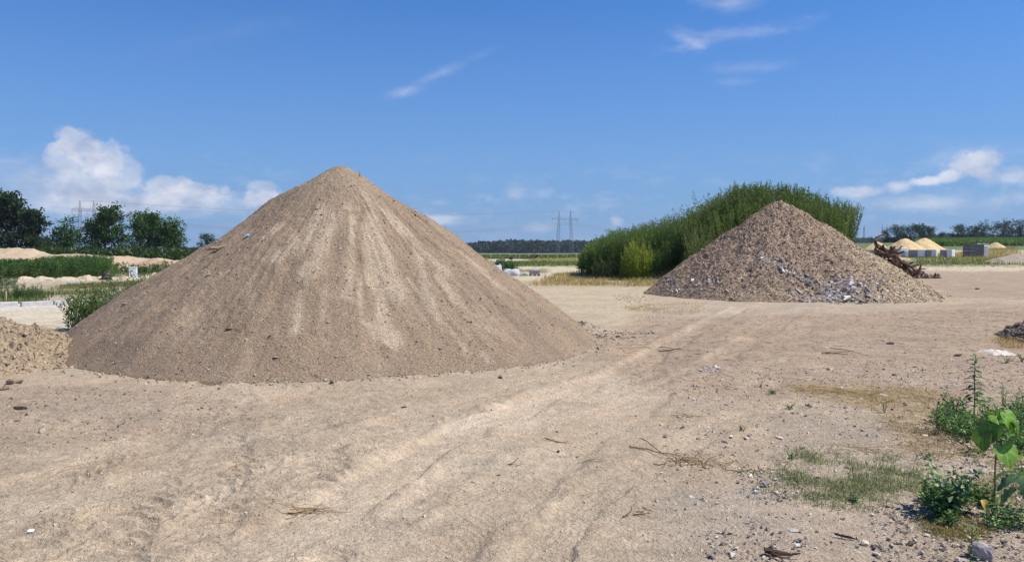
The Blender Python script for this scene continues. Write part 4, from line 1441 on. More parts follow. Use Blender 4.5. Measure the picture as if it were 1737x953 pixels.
# black barrel by the pale road; brushwood heap
def barrel(px, Y, r, h, lb, c, name='barrel', cat='barrel'):
    x = xat(px, Y); z = gz(x, Y)
    prof = [(0, 0), (r * .96, 0), (r, .03 * h), (r * 1.0, .3 * h), (r * 1.05, .33 * h), (r, .36 * h), (r, .63 * h), (r * 1.05, .66 * h), (r, .69 * h), (r, .97 * h), (r * .96, h), (r * .9, h), (r * .88, .93 * h), (0, .93 * h)]
    n = 16
    V = np.array([(p * math.cos(2 * math.pi * j / n), p * math.sin(2 * math.pi * j / n), q) for p, q in prof for j in range(n)])
    Fc = np.array([(i * n + j, i * n + (j + 1) % n, (i + 1) * n + (j + 1) % n, (i + 1) * n + j) for i in range(len(prof) - 1) for j in range(n)])
    return tag(mk(name, V, Fc, M['plastic'], None, c, True, (x, Y, z)), lb, cat)


barrel(867, 150, .32, .62, 'small black barrel on the pale road before the white fence', (.02, .02, .022))
barrel(180, 43.2, .26, .42, 'black bucket between the small sand heaps left of the white box', (.035, .03, .028), 'bucket', 'bucket')


def branch_heap(px, Y, w, h, n, c, lb, rad=.05, name='branch_heap', cat='branch heap', up=.35, twist=.18):
    x = xat(px, Y); z = gz(x, Y)
    t = empty(name, (x, Y, z))
    tag(t, lb, cat)
    for i in range(n):
        a = RS.uniform(0, math.pi)
        L = w * RS.uniform(.35, .9)
        k = RS.uniform(0, 1)
        p = np.array((RS.uniform(-.45, .45) * w * (1 - .5 * k), RS.uniform(-.25, .25) * w, k * h * .75))
        d = np.array((math.cos(a), math.sin(a) * .6, RS.uniform(-up, up)))
        P_ = randcurve(p - d * L / 2, d, L, 6, twist)
        P_[:, 2] = np.maximum(P_[:, 2], rad)
        r0 = rad * RS.uniform(.5, 1.4)
        V, Fc = tube(P_, r0 * np.linspace(1, .35, 7), 6)
        mk('branch', V, Fc, M['wood'], t, np.array(c) * RS.uniform(.6, 1.4), False)
    return t


branch_heap(896, 160, 3.8, .8, 12, (.10, .065, .05), 'low dark heap of brushwood by the white fence', .14)


def bigbag(px, Y, w, d, h, lb, slump=0.0, c=(.55, .55, .57), name='bulk_bag', open_top=True):
    x = xat(px, Y); z = gz(x, Y)
    t = empty(name, (x, Y, z), .3)
    tag(t, lb, 'bulk bag', 'white bags by the track')
    n, m_ = 28, 12
    V = []
    for i in range(m_):
        k = i / (m_ - 1)
        for j in range(n):
            a = 2 * math.pi * j / n
            ca, sa = math.cos(a), math.sin(a)
            q = (abs(ca) ** 4 + abs(sa) ** 4) ** -.25
            bul = 1 + .10 * math.sin(k * math.pi) - .10 * k
            wr = 1 + .05 * math.sin(5 * a + 4 * k) + .03 * math.sin(11 * a - 3 * k)
            V.append((w / 2 * ca * q * bul * wr, d / 2 * sa * q * bul * wr, h * k * (1 - slump * (.5 + .5 * math.sin(a * 2 + 1)) * k)))
    V.append((0, 0, h * (.82 - slump * .4)))
    Fq = [(i * n + j, i * n + (j + 1) % n, (i + 1) * n + (j + 1) % n, (i + 1) * n + j) for i in range(m_ - 1) for j in range(n)]
    Ft = [((m_ - 1) * n + j, (m_ - 1) * n + (j + 1) % n, m_ * n) for j in range(n)]
    mk('sack', V, [np.array(Ft), np.array(Fq)], M['cloth'], t, c, True)
    for s in (-1, 1):
        P_ = [(s * w * .3, -d * .4, h * .9), (s * w * .34, -d * .15, h * 1.12 - slump * h * .5), (s * w * .34, d * .15, h * 1.12 - slump * h * .5), (s * w * .3, d * .4, h * .9)]
        Vt, Ft2 = tube(P_, .022, 5)
        mk('strap', Vt, Ft2, M['cloth'], t, (.6, .6, .62))
    return t


bigbag(843, 50, .55, .6, .66, 'upright white bulk bag half hidden by the right slope of the gravel heap')
bigbag(867, 49.2, 1.0, .8, .46, 'wide slumped white bulk bag lying left of the block pallet', .35)
bigbag(887, 49.8, .75, .6, .24, 'flat grey-green empty sack right of the slumped white bag', .4, (.38, .40, .36), name='empty_sack')
clump('weed_clump', 855, 53, .9, .7, 70, 1.0, 40, .14, .05, (.05, .11, .035), 'dark green leafy weeds behind the upright white bag')
clump('weed_clump', 822, 56, .5, .5, 30, 1.1, 30, .12, .03, (.30, .24, .08), 'dry yellow weeds at the right edge of the gravel heap')


def pallet_blocks(px, Y, w, d, courses, ch, c, lb, name='block_pallet', rz=.12, split=1, wrapc=None, group=None, cat='pallet'):
    x = xat(px, Y); z = gz(x, Y)
    t = empty(name, (x, Y, z), rz)
    tag(t, lb, cat, group)
    pv, pf = box(.10, d, .09)
    for s in (-.42, 0, .42):
        mk('bearer', pv, pf, M['wood'], t, (.35, .24, .13), loc=(s * w, 0, 0))
    dv, df = box(w, .11, .022)
    for s in np.linspace(-.44, .44, 5):
        mk('board', dv, df, M['wood'], t, (.42, .30, .17), loc=(0, s * d, .092))
    z0 = .118
    n = split
    bv, bf = bbox_bevel(w / n * .985, d * .98, ch * .955, min(.02, ch * .08))
    me = None
    for k in range(courses):
        for i in range(n):
            if me is None:
                o_ = mk('block', bv, bf, M['block'], t, c); me = o_
            else:
                o_ = me.copy(); C.objects.link(o_)
            o_.location = ((i - (n - 1) / 2) * w / n + RS.uniform(-.006, .006), RS.uniform(-.008, .008), z0 + k * ch)
    if wrapc is not None:
        # shrink wrap hood over one end, standing proud of the blocks
        wv, wf = bbox_bevel(w * .44, d * 1.03, courses * ch * .94, .03)
        mk('wrapping', wv, wf, M['plastic'], t, wrapc, loc=(w * .30, 0, z0 + courses * ch * .075))
    return t


pallet_blocks(907, 49.0, .62, .5, 2, .13, (.34, .34, .37), 'small grey block pallet on wooden bearers beside the pale track', split=3)
for px, Y, w, lb in ((1556, 112, 2.1, 'grey block pallet nearest the stump roots, white wrapped at right'), (1580, 111, 1.35, 'middle grey block pallet with narrow white wrapped end'),
                     (1607, 110, 1.5, 'rightmost grey block pallet of the row, longest white wrapping')):
    pallet_blocks(px, Y, w, 1.7 if px < 1600 else 3.6, 5, .215, (.26, .28, .31), lb, split=2, rz=-.62, wrapc=(.72, .74, .78), group='block pallets in front of the yellow sand')
pallet_blocks(1540, 118, 1.6, 1.2, 4, .2, (.5, .52, .54), 'pale block pallet behind the stump roots', split=2, wrapc=(.8, .8, .82), group='block pallets in front of the yellow sand')
pallet_blocks(1523, 124, 2.4, 1.2, 5, .24, (.6, .61, .62), 'whitish wrapped pallet at the foot of the left yellow sand heap', split=2, wrapc=(.82, .82, .84), group='block pallets in front of the yellow sand')
pallet_blocks(1481, 100, 1.9, 1.3, 4, .3, (.22, .23, .24), 'dark grey slab stack above the right slope of the rubble heap', split=1, wrapc=(.55, .56, .58), rz=.05)
t = pallet_blocks(1651, 108, 2.1, 1.6, 4, .47, (.115, .125, .125), 'tall stack of dark grey blocks with pale wrapped end and clutter', split=1, rz=.05)
wv, wf = bbox_bevel(.9, 1.5, 1.55, .05)
mk('wrapping', wv, wf, M['plastic'], t, (.62, .62, .60), loc=(1.3, .1, .25))
for i in range(6):
    wv, wf = box(.3, .3, .22, j=.04)
    mk('offcut', wv, wf, M['block'], t, (.6, .5, .42) if i % 2 else (.7, .68, .66), loc=(.75 + i * .22, RS.uniform(-.4, .4), 1.83 + .03 * (i % 3)))

# white box with dark marks
def white_box():
    px, Y = 225, 44.6
    x = xat(px, Y); z = gz(x, Y)
    t = empty('cable_box', (x, Y, z), .35)
    tag(t, 'white upright box with dark smudged marks on the white strip beyond the kerb', 'cabinet')
    V, Fc = bbox_bevel(.42, .34, .62, .02)
    mk('body', V, Fc, M['plastic'], t, (.74, .78, .76))
    V, Fc = bbox_bevel(.52, .40, .07, .012)
    mk('base', V, Fc, M['plastic'], t, (.66, .68, .64), loc=(0, 0, -.02))
    V, Fc = bbox_bevel(.45, .37, .05, .012)
    mk('lid', V, Fc, M['plastic'], t, (.78, .81, .79), loc=(0, 0, .622))
    for i, (a, b, w, h) in enumerate(((-.08, .46, .10, .03), (-.02, .40, .04, .08), (.05, .34, .05, .04), (-.10, .30, .03, .10), (.04, .22, .08, .03), (-.05, .16, .05, .05))):
        V, Fc = box(w, .006, h)
        mk('mark', V, Fc, M['plastic'], t, (.05, .06, .07), loc=(a, -.174, b))


white_box()

# near kerb of separate stones
def kerb(pxa, pya, pxb, pyb, lb, name='kerb', L=.8, hh=.13, d=.16, c=(.48, .48, .48), gap=.012):
    a = np.array(at(pxa, pya)); b = np.array(at(pxb, pyb))
    dv = b - a; Lt = np.linalg.norm(dv); n = int(Lt / L)
    ang = math.atan2(dv[1], dv[0])
    t = empty(name, (a[0], a[1], gz(*a)), ang)
    tag(t, lb, 'kerb')
    V, Fc = bbox_bevel(L - gap, d, hh + .06, .012)
    first = None
    for i in range(n):
        q = a + dv * (i + .5) / n
        zz = gz(*q) - gz(*a) - .06 + RS.uniform(-.006, .006)
        if first is None:
            first = mk('kerb_stone', V, Fc, M['block'], t, c, loc=((i + .5) * Lt / n, 0, zz)); o_ = first
        else:
            o_ = first.copy(); C.objects.link(o_); o_.location = ((i + .5) * Lt / n, RS.uniform(-.008, .008), zz)
        o_.rotation_euler = (0, 0, RS.uniform(-.006, .006))
    return t


kerb(-90, 526.5, 240, 510.5, 'near row of pale concrete kerb stones along the light road at left')
# surveyor's stake behind the kerb
x, y = at(8, 523)
y += 2.0; x = xat(8, y)
st = empty('survey_stake', (x, y, gz(x, y)))
tag(st, 'small wooden stake in the grass behind the near kerb', 'stake')
V, Fc = box(.05, .05, .42); V[4:, :2] *= .8
mk('post', V, Fc, M['wood'], st, (.55, .42, .24), loc=(0, 0, -.05))

# uprooted stump and branches right of the rubble heap
def stump():
    Y = 46.0
    px = 1512
    x = xat(px, Y); z = gz(x, Y)
    t = empty('uprooted_stump', (x, Y, z))
    tag(t, 'tangle of dark uprooted stump roots and branches behind the right slope of the rubble heap', 'stump')
    brown = np.array((.15, .095, .065))
    # layered branches lying down towards the right
    for i in range(64):
        k = RS.uniform(0, 1)
        p = np.array((-.75 + k * 1.9 + RS.normal(0, .15), RS.uniform(-.5, .5), max(.12, 1.35 * (1 - k) ** 1.1 + RS.normal(0, .15))))
        d = np.array((1.0, RS.normal(0, .4), -.45 + RS.normal(0, .28)))
        P_ = randcurve(p, d, RS.uniform(.4, 1.0), 6, .2, 0)
        P_[:, 2] = np.maximum(P_[:, 2], .05)
        V, Fc = tube(P_, RS.uniform(.035, .085) * np.linspace(1, .5, 7), 7)
        mk('branch', V, Fc, M['wood'], t, brown * RS.uniform(.4, 2.1))
    for i in range(18):
        P_ = randcurve((-.75 + RS.normal(0, .12), RS.normal(0, .2), RS.uniform(.2, .7)), (RS.normal(0, .15), RS.normal(0, .2), 1), RS.uniform(.5, .95), 6, .25)
        V, Fc = tube(P_, RS.uniform(.05, .1) * np.linspace(1, .3, 7), 7)
        mk('root', V, Fc, M['wood'], t, brown * RS.uniform(.4, 1.1))
    for i in range(8):
        P_ = randcurve((1.0 + RS.normal(0, .15), RS.normal(0, .2), .15), (RS.normal(0, .8), RS.normal(0, .5), .5), RS.uniform(.4, .7), 5, .3)
        V, Fc = tube(P_, RS.uniform(.05, .09) * np.linspace(1, .3, 6), 7)
        mk('root', V, Fc, M['wood'], t, np.array((.30, .21, .14)) * RS.uniform(.7, 1.3))
    V, Fc, cc = scatter(np.array([(-.6, 0, .45), (-.2, .1, .35), (.3, .2, .25)]), np.array([.45, .4, .3]), 'ico', (1, .8, 1), brown * .7)
    mk('root_ball', V, Fc, M['clay'], t, cc)
    V, Fc, cc = scatter(np.column_stack([RS.uniform(-.8, 2.2, 500), RS.uniform(-.9, .3, 500), np.full(500, .02)]), RS.gamma(2, .02, 500) + .01, 'chip', (1.6, .6, .4), np.array((.28, .21, .14)) * RS.uniform(.6, 1.3, (500, 1)))
    q = mk('bark_litter', V, Fc, M['wood'], t, cc); q['kind'] = 'stuff'
    t.scale = (1.15, 1.15, 1.5)


stump()

# ================================================================== LEFT FOREGROUND WEEDS
clump('weed_bush', 148, 16.0, .42, .35, 60, .95, 50, .075, .028, (.085, .14, .045), 'leafy dark green weed bush at the left edge of the large gravel heap', 'weed', tip=(.2, .23, .09), lean=.34, stem=.005, start=.0)
clump('weed_bush', 188, 17.6, .8, .4, 80, 1.05, 36, .07, .02, (.08, .13, .045), 'taller feathery weeds behind the left slope, right of the leafy bush', 'weed', tip=(.17, .2, .1), lean=.3, stem=.005)
clump('weed_bush', 245, 21.5, 1.0, .5, 90, 1.0, 36, .08, .024, (.085, .14, .05), 'pale green weeds rising along the gravel heap skyline at left', 'weed', tip=(.16, .2, .09), lean=.28, stem=.006)
clump('weed_clump', 15, 24.8, .9, .4, 60, .55, 30, .08, .02, (.06, .11, .035), 'green weeds behind the kerb at the left edge', tip=(.16, .19, .09), lean=.3)
clump('weed_clump', 50, 25.2, .6, .4, 44, .5, 30, .08, .02, (.07, .12, .04), 'green weeds behind the kerb, right of the stake', tip=(.16, .19, .09), lean=.3)
clump('weed_clump', 5, 33, .6, .4, 30, .5, 30, .1, .03, (.06, .11, .035), 'small green weed patch near the bend of the pale path at left', lean=.3)


# ================================================================== NEAR PLANTS AT RIGHT
def heart_leaf(L, Wd, c, droop=.3, fold=.25, yellow=0.0, wavy=.03):
    """heart-shaped leaf mesh data: petiole point at origin, tip along +x"""
    nt, nr = 30, 6
    V, Cc = [(0, 0, 0)], [np.array(c) * 1.5]
    for i in range(1, nr + 1):
        s = i / nr
        for j in range(nt):
            t = 2 * math.pi * j / nt
            hx = 16 * math.sin(t) ** 3; hy = 13 * math.cos(t) - 5 * math.cos(2 * t) - 2 * math.cos(3 * t) - math.cos(4 * t)
            q = (5 - hy) / 22; q = math.tanh(1.5 * q) / math.tanh(1.5) if q > 0 else q
            x = q * L * s; y = hx / 32 * Wd * s
            z = abs(y) * fold - droop * max(x, 0) ** 2 / L - .15 * droop * y * y / Wd + wavy * L * s * s * math.sin(5 * t + 1)
            V.append((x, y, z))
            vein = abs(math.sin(3.5 * math.atan2(abs(y), x + .02 * L)))
            k = 1.0 + .45 * (vein < .22) + (.5 if abs(y) < .02 * Wd else 0)
            Cc.append(np.array(c) * k * (1 - .1 * s))
    Ft = [(0, 1 + j, 1 + (j + 1) % nt) for j in range(nt)]
    Fq = [(1 + (i - 1) * nt + j, 1 + i * nt + j, 1 + i * nt + (j + 1) % nt, 1 + (i - 1) * nt + (j + 1) % nt) for i in range(1, nr) for j in range(nt)]
    return np.array(V), [np.array(Ft), np.array(Fq)], np.array(Cc)


def ovate_leaf(L, Wd, c, droop=.35, fold=.3, tooth=0.0, n=8):
    V, Cc, Fq = [], [], []
    for i in range(n + 1):
        t = i / n
        w = Wd * .5 * math.sin(math.pi * t ** .75) ** .8 * (1 + tooth * (1 if i % 2 else -1)) if 0 < i < n else .001
        x = L * t; z = -droop * L * t * t
        V += [(x, -w, z + w * fold), (x, 0, z), (x, w, z + w * fold)]
        Cc += [np.array(c), np.array(c) * 1.35, np.array(c)]
    for i in range(n):
        a = 3 * i
        Fq += [(a, a + 3, a + 4, a + 1), (a + 1, a + 4, a + 5, a + 2)]
    return np.array(V), [np.array(Fq)], np.array(Cc)


def place_leaf(me, parent, p, yaw, pitch, roll=0.0, s=1.0, label=None):
    o_ = me.copy()
    C.objects.link(o_)
    o_.parent = parent
    o_.location = p
    o_.rotation_euler = Matrix.Rotation(yaw, 3, 'Z').to_4x4().__matmul__(Matrix.Rotation(-pitch, 4, 'Y')).__matmul__(Matrix.Rotation(roll, 4, 'X')).to_euler()
    o_.scale = (s, s, s)
    return o_


def leaf_proto(V, Fs, cc, name='leaf'):
    o_ = mk(name, V, Fs, M['bigleaf'], None, cc, True)
    return o_


def drop(protos):
    for p in protos:
        bpy.data.objects.remove(p)


def velvet():
    x, y = at(1686, 872)
    z = gz(x, y)
    k = y / F                    # metres per photograph pixel here
    t = empty('velvetleaf_plant', (x, y, z))
    tag(t, 'tall thin-stemmed plant with large heart-shaped bright green leaves near the right edge', 'plant')
    S = np.array([(0, 0, -.03), (.002, 0, .15), (.0, 0, .30), (.008, 0, .44), (.012, 0, .58)])
    V, Fc = tube(S, [.006, .0055, .005, .004, .003], 7)
    mk('stem', V, Fc, M['bigleaf'], t, (.16, .19, .06), True)
    pa = leaf_proto(*heart_leaf(.115, .165, (.165, .30, .042), .35, .12))
    pb = leaf_proto(*heart_leaf(.11, .135, (.09, .18, .035), .5, .3))
    # (attach height, offset dx,dy of petiole end, yaw, pitch, proto, scale)
    for h_, e, yaw, pit, pr, s in ((.33, (.02, -.05, .42), -1.35, -.85, pa, 1.0), (.36, (-.05, -.03, .56), -2.4, -1.1, pb, 1.0), (.42, (-.09, -.02, .50), -2.7, -1.25, pb, .95),
                                   (.50, (.05, -.02, .62), -1.0, -.95, pa, .9), (.52, (.07, .02, .60), -.25, -.6, pa, .85), (.55, (.01, .03, .63), 1.0, -.1, pb, .8),
                                   (.54, (-.02, -.03, .615), -1.9, -.35, pa, .55), (.57, (.09, -.03, .57), -.6, -.9, pb, .8)):
        P_ = [(0.005, 0, h_), ((e[0]) * .5, e[1] * .5, (h_ + e[2]) / 2 + .02), e]
        V, Fc = tube(P_, .0025, 5)
        mk('petiole', V, Fc, M['bigleaf'], t, (.15, .19, .06), True)
        place_leaf(pr, t, e, yaw, pit, RS.uniform(-.25, .25), s)
    drop((pa, pb))


velvet()


def edge_plant():
    x, y = at(1742, 862)
    z = gz(x, y)
    t = empty('broadleaf_plant', (x, y, z))
    tag(t, 'plant at the right edge with a yellowed leaf and grey-green jagged leaves', 'plant')
    V, Fc = tube([(0, 0, -.03), (-.01, 0, .15), (-.012, 0, .30)], [.006, .005, .003], 6)
    mk('stem', V, Fc, M['bigleaf'], t, (.17, .2, .06), True)
    pa = leaf_proto(*heart_leaf(.13, .13, (.20, .28, .025), .3, .15))
    pb = leaf_proto(*ovate_leaf(.15, .085, (.085, .15, .075), .5, .3, .25))
    py_ = leaf_proto(*ovate_leaf(.12, .05, (.55, .48, .03), .3, .3, .0))
    for e, yaw, pit, pr, s in (((-.06, -.01, .32), 3.0, -.3, pa, 1.0), ((.03, -.02, .33), -1.0, -.7, py_, 1.0), ((-.03, -.03, .22), -2.2, -.5, pb, 1.1), ((-.05, 0, .20), 3.0, -.25, pb, 1.0),
                               ((-.02, -.05, .17), -1.7, -.9, pb, 1.2), ((.04, -.03, .2), -.6, -.5, pb, 1.1), ((-.08, -.02, .13), 2.8, -.6, pb, 1.1), ((0, -.06, .10), -2.0, -.4, pb, 1.0), ((-.05, .04, .22), 2.2, -.2, pb, 1.0)):
        V, Fc = tube([(-.008, 0, e[2] * .8), tuple(np.array(e) * .6 + np.array((0, 0, .1 * e[2] + .02))), e], .0025, 5)
        mk('petiole', V, Fc, M['bigleaf'], t, (.17, .2, .06), True)
        place_leaf(pr, t, e, yaw, pit, RS.uniform(-.4, .4), s)
    drop((pa, pb, py_))


edge_plant()


def bushy(px, py, nst, hgt, rad, nleaf, L, Wd, cols, lb, name='weed_plant', tooth=.18, maxl=400, group=None, stem_c=(.12, .16, .06), droop=.35, leafy=.35, scale_top=.6, cat='weed', yaw_bias=None):
    """branching weed; each leaf an object sharing a few meshes"""
    x, y = at(px, py)
    z = gz(x, y)
    t = empty(name, (x, y, z))
    tag(t, lb, cat, group)
    protos = [leaf_proto(*ovate_leaf(L, Wd, c, droop, .3, tooth)) for c in cols]
    mb = MB()
    per = max(1, nleaf // nst)
    for i in range(nst):
        a = 2 * math.pi * (i + RS.uniform(0, .8)) / nst
        out = rad * RS.uniform(.3, 1.0) if nst > 1 else rad * .15
        top = np.array((math.cos(a) * out, math.sin(a) * out, hgt * RS.uniform(.65, 1.05)))
        mid = top * np.array((.45, .45, .55)) + RS.normal(0, .01, 3)
        V, Fc = tube([(0, 0, -.02), mid, top], [.0045, .0035, .0015], 5)
        mb.add(V, Fc, stem_c)
        for k in range(per):
            u = leafy + (1 - leafy) * (k + RS.uniform(0, 1)) / per
            p = (1 - u) ** 2 * np.array((0, 0, -.02)) + 2 * u * (1 - u) * mid * 1.25 + u * u * top
            s = RS.uniform(.6, 1.15) * (1 - (1 - scale_top) * u)
            place_leaf(protos[RS.randint(len(protos))], t, p, RS.uniform(0, 6.28), RS.uniform(-.3, .9) * (.5 + u * .5), RS.uniform(-.6, .6), s)
    mb.build('stem', M['bigleaf'], t)
    drop(protos)
    return t


G3 = [(.06, .125, .035), (.09, .17, .045), (.13, .22, .06)]
t = bushy(1610, 874, 18, .29, .20, 235, .075, .042, [(.06, .12, .035), (.085, .165, .05), (.12, .21, .06), (.13, .19, .10)], 'low bushy dark green weed with a withered yellow leaf, beside the tall thin-stemmed plant', leafy=.12)
V, Fs, cc = ovate_leaf(.07, .05, (.55, .36, .08), .9, .6)
o = mk('withered_leaf', V, Fs, M['bigleaf'], t, cc, True, (.125, -.12, .13)); o['label'] = 'withered yellow-brown leaf hanging down'; o.rotation_euler = (0.3, .6, -1.2)
V, Fs, cc = ovate_leaf(.05, .035, (.6, .5, .3), .6, .5)
o = mk('flower', V, Fs, M['bigleaf'], t, cc, True, (-.03, -.08, .26)); o.rotation_euler = (0.3, -.6, -2)

# tall single-stem weed
def tall_weed():
    x, y = at(1652, 708)
    z = gz(x, y)
    t = empty('weed_plant', (x, y, z))
    tag(t, 'tallest single-stemmed weed with pointed leaves standing against the bare ground at right', 'weed')
    V, Fc = tube([(0, 0, -.02), (.004, 0, .2), (-.005, 0, .42), (.0, 0, .60)], [.006, .005, .004, .002], 6)
    mk('stem', V, Fc, M['bigleaf'], t, (.10, .14, .05), True)
    pr = [leaf_proto(*ovate_leaf(.12, .05, c, .55, .3)) for c in ((.04, .09, .03), (.06, .12, .035), (.085, .15, .05))]
    for i in range(34):
        h_ = .14 + .46 * (i / 33)
        a = i * 2.4
        s = 1.0 - .62 * max(0, (h_ - .25) / .4) ** 1.5
        place_leaf(pr[RS.randint(3)], t, (0, 0, h_), a, RS.uniform(-.1, .5) + (.5 if h_ > .52 else 0), RS.uniform(-.4, .4), s * RS.uniform(.75, 1.1))
    drop(pr)


tall_weed()
for px, py, ns, hg, rd, nl, L, Wd, lb in (
        (1620, 706, 4, .26, .08, 26, .07, .022, 'thin upright green weed left of the tallest weed'),
        (1672, 716, 7, .22, .14, 50, .06, .026, 'low leafy weed at the foot of the tallest weed'),
        (1702, 700, 3, .33, .07, 26, .055, .022, 'slender weed right of the tallest weed'),
        (1722, 712, 7, .24, .16, 50, .06, .026, 'spreading leafy weed above the heart-leaved plant'),
        (1690, 742, 7, .17, .17, 54, .055, .026, 'low leafy weed just behind the heart-leaved plant'),
        (1640, 748, 6, .15, .15, 40, .06, .03, 'dark low weed casting shadow left of the heart leaves'),
        (1745, 740, 6, .22, .15, 40, .06, .028, 'leafy weed at the right edge behind the heart-leaved plant'),
        (1735, 690, 6, .2, .14, 36, .055, .024, 'small leafy weed at the right edge'),
        (1686, 880, 6, .12, .10, 34, .06, .035, 'dark small weed at the foot of the heart-leaved plant'),
        (1343, 778, 5, .06, .05, 16, .045, .018, 'tiny dark green weed on the bare ground left of the grass patch'),
        (1258, 730, 5, .05, .04, 14, .035, .016, 'tiny green sprout alone on the pale ground'),
        (1340, 690, 6, .05, .09, 26, .04, .02, 'flat green weed below the dry straw strip'),
        (1708, 616, 6, .12, .12, 26, .05, .03, 'small green weed below the white cloth'),
        (1733, 614, 5, .10, .10, 18, .05, .03, 'small green weed at the right edge below the white cloth'),
        (1572, 775, 5, .06, .07, 18, .05, .022, 'tiny weed above the bushy dark weed'),
        (1310, 668, 7, .05, .14, 34, .045, .02, 'flat green weed at the left end of the dry straw strip'),
        (1448, 852, 6, .05, .07, 22, .05, .02, 'bright green sprout at the lower edge of the grass patch'),
        (1500, 700, 3, .16, .05, 12, .05, .014, 'thin sprout among the dry straw')):
    bushy(px, py, ns, hg, rd, nl, L, Wd, G3, lb, tooth=.0)
t = bushy(1645, 965, 1, .26, .05, 20, .06, .020, [(.10, .17, .05), (.14, .2, .06)], 'thin brown-stemmed sprout in front of the grey rock at the bottom', tooth=0, stem_c=(.22, .14, .08), leafy=.1)

# green grass patch and straw
grass('green_grass', [(1300, 800), (1345, 765), (1400, 752), (1480, 760), (1560, 778), (1580, 830), (1480, 868), (1370, 862), (1285, 835)], 7500, .05, .0035, (.10, .15, .05), (.24, .24, .11), 'low green grass patch left of the bushy weed', lean=1.0, mat='leaf', dens=lambda x, y: np.clip(.22 + 1.6 * fbm(x * 1.6 + 3, y * 1.6, 3) + 1.4 * fbm(x * 7, y * 7, 2), 0.01, 1))
grass('green_grass', [(1545, 880), (1640, 872), (1680, 900), (1650, 925), (1575, 905)], 2600, .04, .004, (.16, .17, .05), (.34, .22, .10), 'rusty low growth under the bushy weed', lean=1.1, mat='leaf', dens=patchy(3, 1.5))
grass('dry_grass', [(1330, 655), (1480, 650), (1600, 668), (1640, 700), (1600, 725), (1500, 700), (1400, 672)], 2600, .10, .004, (.50, .37, .20), (.34, .26, .15), 'flattened straw strip left of the weeds at right', lean=5, dens=lambda x, y: np.clip(.3 + 1.3 * fbm(x * 1.3, y * 1.3, 3) + 1.0 * fbm(x * 7, y * 9, 2), 0.02, 1))
grass('dry_grass', [(1480, 700), (1560, 690), (1660, 700), (1737, 700), (1737, 790), (1640, 790), (1560, 770)], 2400, .08, .004, (.42, .31, .18), (.26, .21, .11), 'dead grass among the weeds at right', lean=4.0, dens=patchy(1.6, 2.0))
P_ = pts_in([(1590, 700), (1650, 690), (1760, 680), (1760, 775), (1650, 778), (1590, 740)], 380, patchy(1.2, 1.6))
mb = plumes(P_, RS.uniform(.04, 1, len(P_)) ** 2 * .2 + .04, 18, .045, .02, np.array((.09, .155, .05)) * RS.uniform(.7, 1.7, (380, 1)), lean=.4, spread=1.0, start=.05, up=.5, stem=.002)
tag(mb.build('ground_cover', M['bigleaf']), 'leafy green ground cover between the weeds at right', kind='stuff')
P_ = pts_in([(1560, 850), (1650, 830), (1760, 800), (1760, 905), (1600, 900)], 200, patchy(2, 1.8))
mb = plumes(P_, RS.uniform(.03, .13, len(P_)), 14, .038, .016, np.array((.09, .155, .05)) * RS.uniform(.7, 1.6, (200, 1)), lean=.5, spread=1.0, start=.05, up=.4, stem=.002)
tag(mb.build('ground_cover', M['bigleaf']), 'small green seedlings around the bushy weed and the rock', kind='stuff')
grass('dry_grass', [(1560, 790), (1737, 780), (1737, 870), (1570, 870)], 1800, .06, .004, (.12, .16, .06), (.4, .3, .16), 'thin grass around the heart-leaved plant', lean=1.5, dens=patchy(2.2, 2.0))
grass('dry_grass', [(1690, 575), (1745, 568), (1745, 592), (1700, 590)], 900, .16, .006, (.45, .3, .14), (.3, .22, .1), 'rusty dry grass above the white cloth', lean=1.4)
grass('dry_grass', [(1060, 520), (1180, 514), (1200, 530), (1080, 545)], 900, .22, .006, (.55, .44, .25), (.4, .3, .17), 'sparse straw at the left foot of the rubble heap', lean=1.6, dens=patchy(.8, 2.0))


def straw_on(poly, n, L, c, name, label, r=.002, dens=None):
    P_ = pts_in(poly, n, dens)
    P_[:, 2] += .006
    V, Fc, q = scatter(P_, RS.uniform(.2, 1, n) ** 1.5 * L, 'oct', (1, .04, .035), np.array(c) * RS.uniform(.5, 1.3, (n, 1)), tilt=.10)
    return tag(mk(name, V, Fc, M['straw'], None, q), label, kind='stuff')


straw_on([(-100, 1050), (-100, 665), (400, 668), (800, 655), (1000, 625), (1100, 560), (1760, 520), (1760, 1050)], 6000, .032, (.30, .22, .14), 'straw_litter', 'thin straw and twig litter strewn over the bare ground')
straw_on([(1080, 545), (1500, 528), (1760, 520), (1760, 720), (1400, 690), (1050, 650)], 7000, .075, (.24, .17, .11), 'straw_litter', 'denser twig litter on the brown ground at right')


